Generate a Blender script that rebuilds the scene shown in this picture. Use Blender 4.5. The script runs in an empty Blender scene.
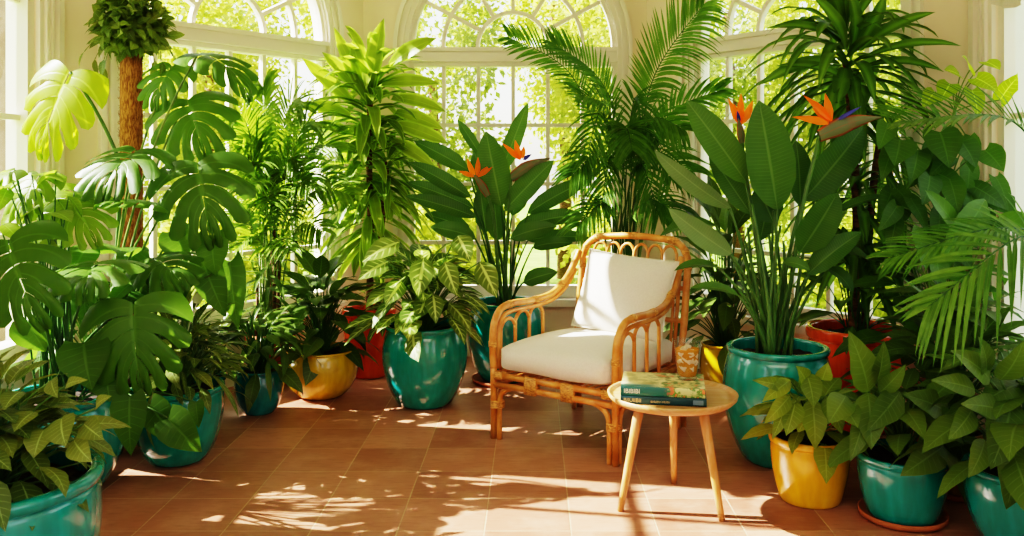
import bpy, math, random
from mathutils import Vector as V, Matrix
R_ = random.Random(7)
U = R_.uniform
COL = bpy.context.scene.collection
UP = V((0, 0, 1))
CAMH, FPX, VX, VY = 1.395, 890.0, 533.0, 165.0

def P(px, py, y):
    """a point of the room on the sight line of a pixel, at depth y"""
    return V(((px - VX) / FPX * y, y, CAMH - (py - VY) / FPX * y))

# ------------------------------------------------------------------ mesh helpers
class MB:
    def __init__(s):
        s.v, s.f, s.uv, s.r, s.m = [], [], [], [], []
    def add(s, verts, faces, uvs=None, rnd=0.5, mi=0):
        b = len(s.v)
        s.v.extend(verts)
        s.uv.extend(uvs if uvs else [(0.5, 0.5)] * len(verts))
        s.r.extend([rnd] * len(verts))
        for f in faces:
            s.f.append(tuple(b + i for i in f))
            s.m.append(mi)
    def build(s, name, mat, parent=None, smooth=True, origin=None, clamp=False):
        vs = s.v
        if clamp:
            vs = [clamp_pt(p) for p in vs]
        if origin is not None:
            vs = [V(p) - V(origin) for p in vs]
        me = bpy.data.meshes.new(name)
        me.from_pydata([tuple(p) for p in vs], [], s.f)
        uvl = me.uv_layers.new(name='UVMap')
        li = [0] * len(me.loops)
        me.loops.foreach_get('vertex_index', li)
        flat = []
        for i in li:
            flat.extend(s.uv[i])
        uvl.data.foreach_set('uv', flat)
        a = me.attributes.new('rnd', 'FLOAT', 'POINT')
        a.data.foreach_set('value', s.r)
        if smooth:
            me.polygons.foreach_set('use_smooth', [True] * len(me.polygons))
        mats = mat if isinstance(mat, (list, tuple)) else [mat]
        for m in mats:
            me.materials.append(m)
        if len(mats) > 1:
            me.polygons.foreach_set('material_index', s.m)
        me.update()
        o = bpy.data.objects.new(name, me)
        COL.objects.link(o)
        if origin is not None and parent is None:
            o.location = origin
        if parent is not None:
            o.parent = parent
        return o

PLANES = []
def clamp_pt(p):
    p = V(p)
    for q, n in PLANES:
        d = (p - q).dot(n)
        if d < 0.085:
            p = p + n * (0.085 - d * 0.15 if d > -0.4 else 0.085 - d) - (n * d if d > -0.4 else V((0, 0, 0)))
    if p.z > 3.2: p.z = 3.2
    return p

def tag(o, label=None, cat=None, group=None, kind=None):
    if label: o['label'] = label
    if cat: o['category'] = cat
    if group: o['group'] = group
    if kind: o['kind'] = kind
    return o

def empty(name, loc=(0, 0, 0), rotz=0):
    o = bpy.data.objects.new(name, None)
    o.empty_display_size = 0.1
    o.location = loc
    o.rotation_euler = (0, 0, rotz)
    COL.objects.link(o)
    return o

def catmull(pts, n=6, closed=False):
    pts = [V(p) for p in pts]
    out = []
    N = len(pts)
    for i in range(N - 1):
        p0 = pts[max(i - 1, 0)]; p1 = pts[i]; p2 = pts[i + 1]; p3 = pts[min(i + 2, N - 1)]
        for k in range(n):
            t = k / n
            out.append(0.5 * ((2 * p1) + (p2 - p0) * t + (2 * p0 - 5 * p1 + 4 * p2 - p3) * t * t + (3 * p1 - p0 - 3 * p2 + p3) * t ** 3))
    out.append(pts[-1])
    return out

def bez(a, b, c, n=8):
    return [a * (1 - t) ** 2 + b * (2 * t * (1 - t)) + c * t * t for t in [i / n for i in range(n + 1)]]

def tube(mb, pts, r, k=8, r1=None, rnd=0.5, caps=True, mi=0):
    pts = [V(p) for p in pts]
    n = len(pts)
    if r1 is None: r1 = r
    tn = []
    for i in range(n):
        d = pts[min(i + 1, n - 1)] - pts[max(i - 1, 0)]
        tn.append(d.normalized() if d.length > 1e-9 else UP.copy())
    a = tn[0].orthogonal().normalized()
    vs, uv, L = [], [], 0
    for i in range(n):
        if i:
            L += (pts[i] - pts[i - 1]).length
            q = tn[i - 1].rotation_difference(tn[i])
            a = (q @ a).normalized()
        b = tn[i].cross(a).normalized()
        rr = r + (r1 - r) * i / max(n - 1, 1)
        for j in range(k):
            an = 2 * math.pi * j / k
            vs.append(pts[i] + (a * math.cos(an) + b * math.sin(an)) * rr)
            uv.append((j / k, L))
    fs = []
    for i in range(n - 1):
        for j in range(k):
            j2 = (j + 1) % k
            fs.append((i * k + j, i * k + j2, (i + 1) * k + j2, (i + 1) * k + j))
    if caps:
        fs.append(tuple(range(k - 1, -1, -1)))
        fs.append(tuple((n - 1) * k + j for j in range(k)))
    mb.add(vs, fs, uv, rnd, mi)

def lathe(mb, prof, c=(0, 0, 0), seg=48, mi=0):
    c = V(c)
    vs, uv, fs = [], [], []
    for i, (r, z) in enumerate(prof):
        for j in range(seg):
            a = 2 * math.pi * j / seg
            vs.append(c + V((math.cos(a) * r, math.sin(a) * r, z)))
            uv.append((j / seg, z))
    n = len(prof)
    for i in range(n - 1):
        for j in range(seg):
            j2 = (j + 1) % seg
            fs.append((i * seg + j, i * seg + j2, (i + 1) * seg + j2, (i + 1) * seg + j))
    if prof[0][0] > 1e-6: fs.append(tuple(range(seg - 1, -1, -1)))
    if prof[-1][0] > 1e-6: fs.append(tuple((n - 1) * seg + j for j in range(seg)))
    mb.add(vs, fs, uv, 0.5, mi)

def box(mb, c, s, rot=None, mi=0):
    c = V(c); x, y, z = s[0] / 2, s[1] / 2, s[2] / 2
    vs = [V((sx * x, sy * y, sz * z)) for sz in (-1, 1) for sy in (-1, 1) for sx in (-1, 1)]
    if rot is not None: vs = [rot @ p for p in vs]
    mb.add([p + c for p in vs], [(0, 2, 3, 1), (4, 5, 7, 6), (0, 1, 5, 4), (2, 6, 7, 3), (0, 4, 6, 2), (1, 3, 7, 5)], None, 0.5, mi)

# ------------------------------------------------------------------ materials
def new_mat(name):
    m = bpy.data.materials.new(name)
    m.use_nodes = True
    nt = m.node_tree
    for n in list(nt.nodes): nt.nodes.remove(n)
    out = nt.nodes.new('ShaderNodeOutputMaterial')
    return m, nt, out

def N(nt, t, **kw):
    n = nt.nodes.new(t)
    for k, v in kw.items():
        if k.startswith('i_'):
            n.inputs[k[2:].replace('_', ' ')].default_value = v
        else:
            setattr(n, k, v)
    return n

def math_(nt, op, a, b=None, c=None):
    n = nt.nodes.new('ShaderNodeMath'); n.operation = op
    for i, x in enumerate((a, b, c)):
        if x is None: continue
        if isinstance(x, (int, float)): n.inputs[i].default_value = x
        else: nt.links.new(x, n.inputs[i])
    return n.outputs[0]

def smooth(nt, x, a, b, lo=0.0, hi=1.0):
    n = nt.nodes.new('ShaderNodeMapRange'); n.interpolation_type = 'SMOOTHSTEP'
    nt.links.new(x, n.inputs['Value'])
    n.inputs['From Min'].default_value = a; n.inputs['From Max'].default_value = b
    n.inputs['To Min'].default_value = lo; n.inputs['To Max'].default_value = hi
    return n.outputs['Result']

def mixc(nt, f, a, b):
    n = nt.nodes.new('ShaderNodeMix'); n.data_type = 'RGBA'
    if isinstance(f, (int, float)): n.inputs['Factor'].default_value = f
    else: nt.links.new(f, n.inputs['Factor'])
    for s, x in (('A', a), ('B', b)):
        sock = [i for i in n.inputs if i.name == s and i.type == 'RGBA'][0]
        if isinstance(x, tuple): sock.default_value = (x[0], x[1], x[2], 1)
        else: nt.links.new(x, sock)
    return [o for o in n.outputs if o.type == 'RGBA'][0]

def lin(h):
    h = h.lstrip('#')
    c = [int(h[i:i + 2], 16) / 255 for i in (0, 2, 4)]
    return tuple(x / 12.92 if x <= 0.04045 else ((x + 0.055) / 1.055) ** 2.4 for x in c)

def leaf_mat(name, dark, light, vein=None, veins=9, vslant=0.9, vstr=0.35, stripe=None, trans=0.35, rough=0.36, varieg=0.0, edge=None):
    """leaf: two greens by leaf, midrib and side veins along the blade's own UV, light shining through"""
    ol = lambda c: (c[0] * 1.5 + .005, c[1] * .85, c[2] * .9)
    if name.startswith('garden'): dark, light = [(c[0] * 1.16 + .003, c[1] * .9, c[2] * .6) for c in (dark, light)]
    elif not name.startswith(('orange', 'boat', 'pale_paddle')): dark, light = ol(dark), ol(light)
    m, nt, out = new_mat(name)
    uv = N(nt, 'ShaderNodeUVMap'); uv.uv_map = 'UVMap'
    sx = N(nt, 'ShaderNodeSeparateXYZ'); nt.links.new(uv.outputs[0], sx.inputs[0])
    t = math_(nt, 'ABSOLUTE', math_(nt, 'SUBTRACT', math_(nt, 'MULTIPLY', sx.outputs[0], 2.0), 1.0))
    at = N(nt, 'ShaderNodeAttribute'); at.attribute_name = 'rnd'
    geo = N(nt, 'ShaderNodeTexCoord')
    nz = N(nt, 'ShaderNodeTexNoise'); nz.inputs['Scale'].default_value = 14
    nt.links.new(geo.outputs['Object'], nz.inputs['Vector'])
    f = math_(nt, 'ADD', math_(nt, 'MULTIPLY', at.outputs['Fac'], 0.75), math_(nt, 'MULTIPLY', nz.outputs[0], 0.35))
    col = mixc(nt, f, dark, light)
    vc = vein or tuple(min(1, c * 1.5 + 0.03) for c in light)
    if stripe:
        s = smooth(nt, t, 0.12, 0.6, 1.0, 0.0)
        col = mixc(nt, math_(nt, 'MULTIPLY', s, math_(nt, 'ADD', math_(nt, 'MULTIPLY', at.outputs['Fac'], 0.6), 0.25)), col, stripe)
    if edge:
        col = mixc(nt, smooth(nt, t, 0.6, 0.95, 0.0, 0.75), col, edge)
    # side veins
    ph = math_(nt, 'SUBTRACT', math_(nt, 'MULTIPLY', sx.outputs[1], float(veins)), math_(nt, 'MULTIPLY', t, vslant))
    fr = math_(nt, 'ABSOLUTE', math_(nt, 'SUBTRACT', math_(nt, 'FRACT', ph), 0.5))
    w = 0.09 + varieg * 0.22
    vmask = smooth(nt, fr, w * 0.3, w, 1.0, 0.0)
    if varieg: vmask = math_(nt, 'MULTIPLY', vmask, smooth(nt, t, 0.35, 0.9, 1.0, 0.12))
    else: vmask = math_(nt, 'MULTIPLY', vmask, smooth(nt, t, 0.5, 1.0, 1.0, 0.3))
    mid = smooth(nt, t, 0.02 + varieg * 0.1, 0.085 + varieg * 0.24, 1.0, 0.0)
    vm = math_(nt, 'MAXIMUM', math_(nt, 'MULTIPLY', vmask, vstr), math_(nt, 'MULTIPLY', mid, min(1, vstr * 1.9)))
    col = mixc(nt, vm, col, vc)
    bs = N(nt, 'ShaderNodeBsdfPrincipled')
    nt.links.new(col, bs.inputs['Base Color'])
    bs.inputs['Roughness'].default_value = rough + .06
    bs.inputs['Specular IOR Level'].default_value = 0.3
    bmp = N(nt, 'ShaderNodeBump'); bmp.inputs['Strength'].default_value = 0.16; bmp.inputs['Distance'].default_value = 0.01
    nt.links.new(math_(nt, 'SUBTRACT', 0.0, math_(nt, 'MAXIMUM', vmask, mid)), bmp.inputs['Height'])
    nt.links.new(bmp.outputs[0], bs.inputs['Normal'])
    tr = N(nt, 'ShaderNodeBsdfTranslucent')
    hs = N(nt, 'ShaderNodeHueSaturation'); hs.inputs['Hue'].default_value = 0.487; hs.inputs['Saturation'].default_value = 1.04; hs.inputs['Value'].default_value = 2.4
    nt.links.new(col, hs.inputs['Color']); nt.links.new(hs.outputs[0], tr.inputs[0])
    mx = N(nt, 'ShaderNodeMixShader'); mx.inputs[0].default_value = trans
    nt.links.new(bs.outputs[0], mx.inputs[1]); nt.links.new(tr.outputs[0], mx.inputs[2])
    nt.links.new(mx.outputs[0], out.inputs[0])
    return m

def plain(name, col, rough=0.5, var=0.12, scale=6, metal=0, coat=0, bump=0.0, stretch=(1, 1, 1), col2=None, spec=0.5, detail=4, sheen=0):
    m, nt, out = new_mat(name)
    tc = N(nt, 'ShaderNodeTexCoord')
    mp = N(nt, 'ShaderNodeMapping'); mp.inputs['Scale'].default_value = stretch
    nt.links.new(tc.outputs['Object'], mp.inputs[0])
    nz = N(nt, 'ShaderNodeTexNoise'); nz.inputs['Scale'].default_value = scale; nz.inputs['Detail'].default_value = detail
    nt.links.new(mp.outputs[0], nz.inputs['Vector'])
    c2 = col2 or tuple(c * (1 - var * 2) for c in col)
    f = smooth(nt, nz.outputs[0], 0.35, 0.65)
    c = mixc(nt, f, c2, col)
    bs = N(nt, 'ShaderNodeBsdfPrincipled')
    nt.links.new(c, bs.inputs['Base Color'])
    bs.inputs['Roughness'].default_value = rough
    bs.inputs['Metallic'].default_value = metal
    bs.inputs['Specular IOR Level'].default_value = spec
    bs.inputs['Coat Weight'].default_value = coat
    bs.inputs['Coat Roughness'].default_value = 0.06
    bs.inputs['Sheen Weight'].default_value = sheen
    if bump:
        b = N(nt, 'ShaderNodeBump'); b.inputs['Strength'].default_value = bump; b.inputs['Distance'].default_value = 0.01
        nt.links.new(nz.outputs[0], b.inputs['Height']); nt.links.new(b.outputs[0], bs.inputs['Normal'])
    nt.links.new(bs.outputs[0], out.inputs[0])
    return m

def glaze(name, col, dark, light):
    """runny ceramic glaze: vertical drips, darker foot and rim lines, glossy coat"""
    m, nt, out = new_mat(name)
    tc = N(nt, 'ShaderNodeTexCoord')
    mp = N(nt, 'ShaderNodeMapping'); mp.inputs['Scale'].default_value = (9, 9, 1.2)
    nt.links.new(tc.outputs['Object'], mp.inputs[0])
    nz = N(nt, 'ShaderNodeTexNoise'); nz.inputs['Scale'].default_value = 3.2; nz.inputs['Detail'].default_value = 6
    nt.links.new(mp.outputs[0], nz.inputs['Vector'])
    nz2 = N(nt, 'ShaderNodeTexNoise'); nz2.inputs['Scale'].default_value = 5; nz2.inputs['Detail'].default_value = 5
    nt.links.new(tc.outputs['Object'], nz2.inputs['Vector'])
    c = mixc(nt, smooth(nt, nz.outputs[0], 0.3, 0.75), dark, col)
    c = mixc(nt, smooth(nt, nz2.outputs[0], 0.56, 0.78, 0.0, 0.55), c, light)
    bs = N(nt, 'ShaderNodeBsdfPrincipled')
    nt.links.new(c, bs.inputs['Base Color'])
    bs.inputs['Roughness'].default_value = 0.22
    bs.inputs['Coat Weight'].default_value = 0.8; bs.inputs['Coat Roughness'].default_value = 0.05
    b = N(nt, 'ShaderNodeBump'); b.inputs['Strength'].default_value = 0.12; b.inputs['Distance'].default_value = 0.01
    nt.links.new(nz2.outputs[0], b.inputs['Height']); nt.links.new(b.outputs[0], bs.inputs['Normal'])
    nt.links.new(b.outputs[0], bs.inputs['Coat Normal'])
    nt.links.new(bs.outputs[0], out.inputs[0])
    return m

def floor_mat():
    m, nt, out = new_mat('terracotta_tiles')
    tc = N(nt, 'ShaderNodeTexCoord')
    mp = N(nt, 'ShaderNodeMapping'); mp.inputs['Location'].default_value = (-0.145 + 0.331 * 40, -3.392 + 0.331 * 40, 0)
    nt.links.new(tc.outputs['Object'], mp.inputs[0])
    br = N(nt, 'ShaderNodeTexBrick'); br.offset = 0.0; br.squash = 1.0
    br.inputs['Scale'].default_value = 1.0
    br.inputs['Brick Width'].default_value = 0.331; br.inputs['Row Height'].default_value = 0.331
    br.inputs['Mortar Size'].default_value = 0.0032; br.inputs['Mortar Smooth'].default_value = 0.35
    br.inputs['Color1'].default_value = (*lin('B58068'), 1); br.inputs['Color2'].default_value = (*lin('93604C'), 1)
    br.inputs['Mortar'].default_value = (*lin('B99A78'), 1); br.inputs['Bias'].default_value = 0.0
    nt.links.new(mp.outputs[0], br.inputs['Vector'])
    nz = N(nt, 'ShaderNodeTexNoise'); nz.inputs['Scale'].default_value = 5; nz.inputs['Detail'].default_value = 8; nz.inputs['Roughness'].default_value = 0.65
    nt.links.new(tc.outputs['Object'], nz.inputs['Vector'])
    mp2 = N(nt, 'ShaderNodeMapping'); mp2.inputs['Scale'].default_value = (2, 9, 1)
    nt.links.new(tc.outputs['Object'], mp2.inputs[0])
    nz2 = N(nt, 'ShaderNodeTexNoise'); nz2.inputs['Scale'].default_value = 6; nz2.inputs['Detail'].default_value = 6
    nt.links.new(mp2.outputs[0], nz2.inputs['Vector'])
    c = mixc(nt, smooth(nt, nz.outputs[0], 0.4, 0.75, 0, 0.5), br.outputs['Color'], lin('C49A80'))
    c = mixc(nt, smooth(nt, nz2.outputs[0], 0.48, 0.75, 0, 0.4), c, lin('7E4E3C'))
    bs = N(nt, 'ShaderNodeBsdfPrincipled')
    nt.links.new(c, bs.inputs['Base Color'])
    bs.inputs['Roughness'].default_value = 0.42
    bs.inputs['Specular IOR Level'].default_value = 0.35
    b = N(nt, 'ShaderNodeBump'); b.inputs['Strength'].default_value = 0.5; b.inputs['Distance'].default_value = 0.004
    hh = math_(nt, 'SUBTRACT', math_(nt, 'MULTIPLY', nz2.outputs[0], 0.35), br.outputs['Fac'])
    nt.links.new(hh, b.inputs['Height']); nt.links.new(b.outputs[0], bs.inputs['Normal'])
    nt.links.new(bs.outputs[0], out.inputs[0])
    return m

def glass_pane_mat():
    m, nt, out = new_mat('window_glass')
    fr = N(nt, 'ShaderNodeFresnel'); fr.inputs['IOR'].default_value = 1.35
    t = N(nt, 'ShaderNodeBsdfTransparent'); t.inputs[0].default_value = (0.97, 0.98, 0.97, 1)
    g = N(nt, 'ShaderNodeBsdfGlossy'); g.inputs['Roughness'].default_value = 0.02
    mx = N(nt, 'ShaderNodeMixShader')
    nt.links.new(fr.outputs[0], mx.inputs[0]); nt.links.new(t.outputs[0], mx.inputs[1]); nt.links.new(g.outputs[0], mx.inputs[2])
    nt.links.new(mx.outputs[0], out.inputs[0])
    return m

def clear_mat(name, col, ior=1.45, rough=0.0):
    m, nt, out = new_mat(name)
    bs = N(nt, 'ShaderNodeBsdfPrincipled')
    bs.inputs['Base Color'].default_value = (*col, 1)
    bs.inputs['Transmission Weight'].default_value = 1.0
    bs.inputs['Roughness'].default_value = rough
    bs.inputs['IOR'].default_value = ior
    nt.links.new(bs.outputs[0], out.inputs[0])
    return m

def thin_glass_mat():
    m, nt, out = new_mat('tumbler_glass')
    lw = N(nt, 'ShaderNodeLayerWeight'); lw.inputs['Blend'].default_value = 0.35
    t = N(nt, 'ShaderNodeBsdfTransparent'); t.inputs[0].default_value = (0.95, 0.96, 0.94, 1)
    g = N(nt, 'ShaderNodeBsdfGlossy'); g.inputs['Roughness'].default_value = 0.03
    mx = N(nt, 'ShaderNodeMixShader')
    nt.links.new(smooth(nt, lw.outputs['Facing'], 0.3, 1.0, 0.06, 0.75), mx.inputs[0])
    nt.links.new(t.outputs[0], mx.inputs[1]); nt.links.new(g.outputs[0], mx.inputs[2])
    nt.links.new(mx.outputs[0], out.inputs[0])
    return m

def tea_mat():
    m, nt, out = new_mat('iced_tea')
    df = N(nt, 'ShaderNodeBsdfDiffuse'); df.inputs[0].default_value = (.9, .42, .05, 1)
    tr = N(nt, 'ShaderNodeBsdfTranslucent'); tr.inputs[0].default_value = (1, .62, .16, 1)
    tp = N(nt, 'ShaderNodeBsdfTransparent'); tp.inputs[0].default_value = (1, .70, .28, 1)
    m1 = N(nt, 'ShaderNodeMixShader'); m1.inputs[0].default_value = 0.5
    nt.links.new(df.outputs[0], m1.inputs[1]); nt.links.new(tr.outputs[0], m1.inputs[2])
    m2 = N(nt, 'ShaderNodeMixShader'); m2.inputs[0].default_value = 0.48
    nt.links.new(m1.outputs[0], m2.inputs[1]); nt.links.new(tp.outputs[0], m2.inputs[2])
    nt.links.new(m2.outputs[0], out.inputs[0])
    return m

def ice_mat():
    m, nt, out = new_mat('ice')
    df = N(nt, 'ShaderNodeBsdfPrincipled'); df.inputs['Base Color'].default_value = (.95, .9, .8, 1); df.inputs['Roughness'].default_value = .1
    tr = N(nt, 'ShaderNodeBsdfTranslucent'); tr.inputs[0].default_value = (1, .95, .85, 1)
    tp = N(nt, 'ShaderNodeBsdfTransparent')
    m1 = N(nt, 'ShaderNodeMixShader'); m1.inputs[0].default_value = 0.5
    nt.links.new(df.outputs[0], m1.inputs[1]); nt.links.new(tr.outputs[0], m1.inputs[2])
    m2 = N(nt, 'ShaderNodeMixShader'); m2.inputs[0].default_value = 0.35
    nt.links.new(m1.outputs[0], m2.inputs[1]); nt.links.new(tp.outputs[0], m2.inputs[2])
    nt.links.new(m2.outputs[0], out.inputs[0])
    return m

def bookcover_mat():
    """painted cover of a garden book: pale sky, ochre hill, patches of green and coral"""
    m, nt, out = new_mat('book_cover_print')
    tc = N(nt, 'ShaderNodeTexCoord')
    sx = N(nt, 'ShaderNodeSeparateXYZ'); nt.links.new(tc.outputs['Object'], sx.inputs[0])
    nz = N(nt, 'ShaderNodeTexNoise'); nz.inputs['Scale'].default_value = 22; nz.inputs['Detail'].default_value = 3
    nt.links.new(tc.outputs['Object'], nz.inputs['Vector'])
    nz2 = N(nt, 'ShaderNodeTexNoise'); nz2.inputs['Scale'].default_value = 34; nz2.inputs['Detail'].default_value = 2
    nt.links.new(tc.outputs['Object'], nz2.inputs['Vector'])
    c = mixc(nt, smooth(nt, nz.outputs[0], 0.42, 0.58), lin('E4D8A8'), lin('B9B47C'))
    right = smooth(nt, sx.outputs[0], -0.09, 0.02)
    c = mixc(nt, math_(nt, 'MULTIPLY', smooth(nt, nz2.outputs[0], 0.48, 0.56), right), c, lin('4E7A34'))
    c = mixc(nt, math_(nt, 'MULTIPLY', smooth(nt, nz.outputs[0], 0.60, 0.66), right), c, lin('D8704A'))
    low = math_(nt, 'MULTIPLY', smooth(nt, sx.outputs[1], -0.07, -0.10), smooth(nt, sx.outputs[0], 0.0, -0.06))
    c = mixc(nt, low, c, lin('3F8583'))
    bs = N(nt, 'ShaderNodeBsdfPrincipled'); nt.links.new(c, bs.inputs['Base Color'])
    bs.inputs['Roughness'].default_value = 0.3
    nt.links.new(bs.outputs[0], out.inputs[0])
    return m

TEAL = glaze('teal_glaze', lin('0A9490'), lin('067E7A'), lin('35B4AA'))
TEAL_B = glaze('blue_teal_glaze', lin('0A8A92'), lin('056A72'), lin('2CAAB0'))
YELLOW = glaze('yellow_glaze', lin('DEAC12'), lin('D09C0A'), lin('E8BE40'))
MUSTARD = glaze('mustard_glaze', lin('D2AC18'), lin('BC960E'), lin('DCBA40'))
OCHRE = glaze('ochre_glaze', lin('B98718'), lin('966A10'), lin('C79A35'))
RED = glaze('red_orange_glaze', lin('F8601C'), lin('E84E12'), lin('FC8040'))
TERRA = plain('terracotta', lin('B5683F'), 0.8, 0.12, 8, bump=0.15)
BROWNPOT = plain('brown_clay', lin('5A3A26'), 0.7, 0.15, 8, bump=0.15)
SOIL = plain('potting_soil', lin('3A2618'), 0.95, 0.35, 60, bump=0.9)
CREAM = plain('cream_wall_paint', lin('F4E3CF'), 0.75, 0.02, 2)
TRIMW = plain('white_trim_paint', lin('F1E8DC'), 0.45, 0.015, 2)
CEIL = plain('ceiling_paint', lin('F3EAD2'), 0.8, 0.02, 2)
GLASS = glass_pane_mat()
RATTAN = plain('rattan', lin('DB9C58'), 0.38, 0.18, 14, stretch=(1, 1, 1), coat=0.25, bump=0.15, col2=lin('C47C36'))
RATTAN_W = plain('rattan_binding', lin('E8B068'), 0.42, 0.15, 60, stretch=(1, 1, 3), bump=0.4, col2=lin('B0702F'))
OAK = plain('light_oak', lin('C4966A'), 0.42, 0.1, 5, stretch=(14, 14, 1.3), coat=0.2, col2=lin('B98446'))
OAKTOP = plain('oak_top', lin('C69C72'), 0.4, 0.1, 5, stretch=(1.5, 16, 4), coat=0.2, col2=lin('BE8D52'))
LINEN = plain('white_linen', lin('E4DDD2'), 0.85, 0.03, 120, bump=0.12, sheen=0.2)
SEAM = plain('linen_piping', lin('E6DECF'), 0.85, 0.03, 120)
COIR = plain('coir_fibre', lin('B8804E'), 0.95, 0.3, 150, stretch=(1, 1, 0.25), bump=1.0, col2=lin('7E4C28'), detail=8)
BARK = plain('brown_cane', lin('8A6244'), 0.85, 0.25, 22, stretch=(1, 1, 3), bump=0.5, col2=lin('5B3B26'))
STEM_G = plain('green_stem', lin('54793A'), 0.45, 0.15, 8)
STEM_D = plain('dark_green_stem', lin('3F6B2A'), 0.45, 0.15, 8)
STEM_Y = plain('yellow_green_stem', lin('7E9446'), 0.45, 0.15, 8, col2=lin('58782F'))
SEPAL = leaf_mat('orange_sepal', lin('F06A0A'), lin('FF8A1E'), lin('FFA040'), 1, 0, 0.1, trans=0.35)
TONGUE = plain('blue_violet_petal', lin('3A3F9A'), 0.5)
BRACT = leaf_mat('boat_bract', lin('5C6A52'), lin('7E8468'), lin('B4553A'), 1, 0, 0.15, edge=lin('B8482C'), trans=0.15)
SPATHE = plain('white_spathe', lin('E8EAD8'), 0.5)

L_MONST = leaf_mat('monstera_leaf', lin('265A1E'), lin('44862E'), lin('74A650'), 8, 0.8, 0.11, trans=0.32, rough=0.34)
L_LIME = leaf_mat('lime_monstera_leaf', lin('5E9E20'), lin('7AB832'), lin('C6E070'), 8, 0.8, 0.4, trans=0.5, rough=0.34)
L_PHILO = leaf_mat('philodendron_leaf', lin('346C20'), lin('5A9434'), lin('8CB85A'), 7, 0.9, 0.2, trans=0.42)
L_AGLA = leaf_mat('pale_veined_leaf', lin('32602A'), lin('5E8A42'), lin('A0B874'), 8, 1.1, 0.32, trans=0.35)
L_VAR = leaf_mat('variegated_leaf', lin('33692A'), lin('5A8E40'), lin('BCCF84'), 6, 1.3, 0.62, trans=0.34, varieg=0.4)
L_DARK = leaf_mat('dark_glossy_leaf', lin('28521F'), lin('487C36'), lin('70964E'), 9, 1.1, 0.22, trans=0.28, rough=0.3)
L_CALA = leaf_mat('calathea_leaf', lin('306226'), lin('4E8438'), lin('7C9C5C'), 10, 1.3, 0.2, trans=0.3, rough=0.33)
L_YPHI = leaf_mat('yellow_pot_leaf', lin('3C6E24'), lin('649A3C'), lin('A0BC6C'), 8, 1.0, 0.2, trans=0.38)
L_BOP = leaf_mat('paddle_leaf', lin('245A28'), lin('42803A'), lin('86A866'), 30, 1.2, 0.13, trans=0.3, rough=0.33)
L_BOPP = leaf_mat('pale_paddle_underside', lin('566E4A'), lin('748C64'), lin('A0B48C'), 30, 1.2, 0.12, trans=0.3, rough=0.42)
L_DRAC = leaf_mat('striped_strap_leaf', lin('387226'), lin('66A038'), lin('A0C450'), 1, 0, 0.12, edge=lin('A2C458'), trans=0.36)
L_DRAC2 = leaf_mat('dark_strap_leaf', lin('2A5E24'), lin('468434'), lin('86AE48'), 1, 0, 0.12, stripe=lin('6E9A3C'), trans=0.33)
L_PALM = leaf_mat('palm_leaflet', lin('2C6A24'), lin('4C8E38'), lin('86B45A'), 1, 0, 0.15, trans=0.38)
L_ARECA = leaf_mat('areca_leaflet', lin('3A7A22'), lin('609E34'), lin('A8CC68'), 1, 0, 0.15, trans=0.33)
L_TOP = leaf_mat('ficus_leaf', lin('336426'), lin('68984A'), lin('8CB462'), 7, 1, 0.25, trans=0.3)
L_TREE = leaf_mat('garden_leaf', lin('66883C'), lin('9CB468'), lin('C8D488'), 5, 1, 0.15, trans=0.4, rough=0.5)
L_TREE2 = leaf_mat('garden_leaf_deep', lin('4E7038'), lin('84A058'), lin('B0C47A'), 5, 1, 0.15, trans=0.45, rough=0.5)

# ------------------------------------------------------------------ room
LW, RW, RY, CH = -2.54, 2.298, -1.8, 3.3
P_LF0, P_C0, P_C1, P_RF1 = V((LW, 4.77, 0)), V((-1.24, 6.5, 0)), V((0.83, 6.5, 0)), V((RW, 4.679, 0))
WALLS = {'left': (V((LW, RY, 0)), P_LF0), 'bay_left': (P_LF0, P_C0), 'bay_back': (P_C0, P_C1), 'bay_right': (P_C1, P_RF1),
         'right': (P_RF1, V((RW, RY, 0))), 'rear': (V((RW, RY, 0)), V((LW, RY, 0)))}
def frame_of(p0, p1):
    u = (p1 - p0).normalized()
    return u, V((u.y, -u.x, 0))
for nm in ('left', 'bay_left', 'bay_back', 'bay_right', 'right'):
    p0, p1 = WALLS[nm]; u, n = frame_of(p0, p1)
    PLANES.append((p0.copy(), n.copy()))

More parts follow.
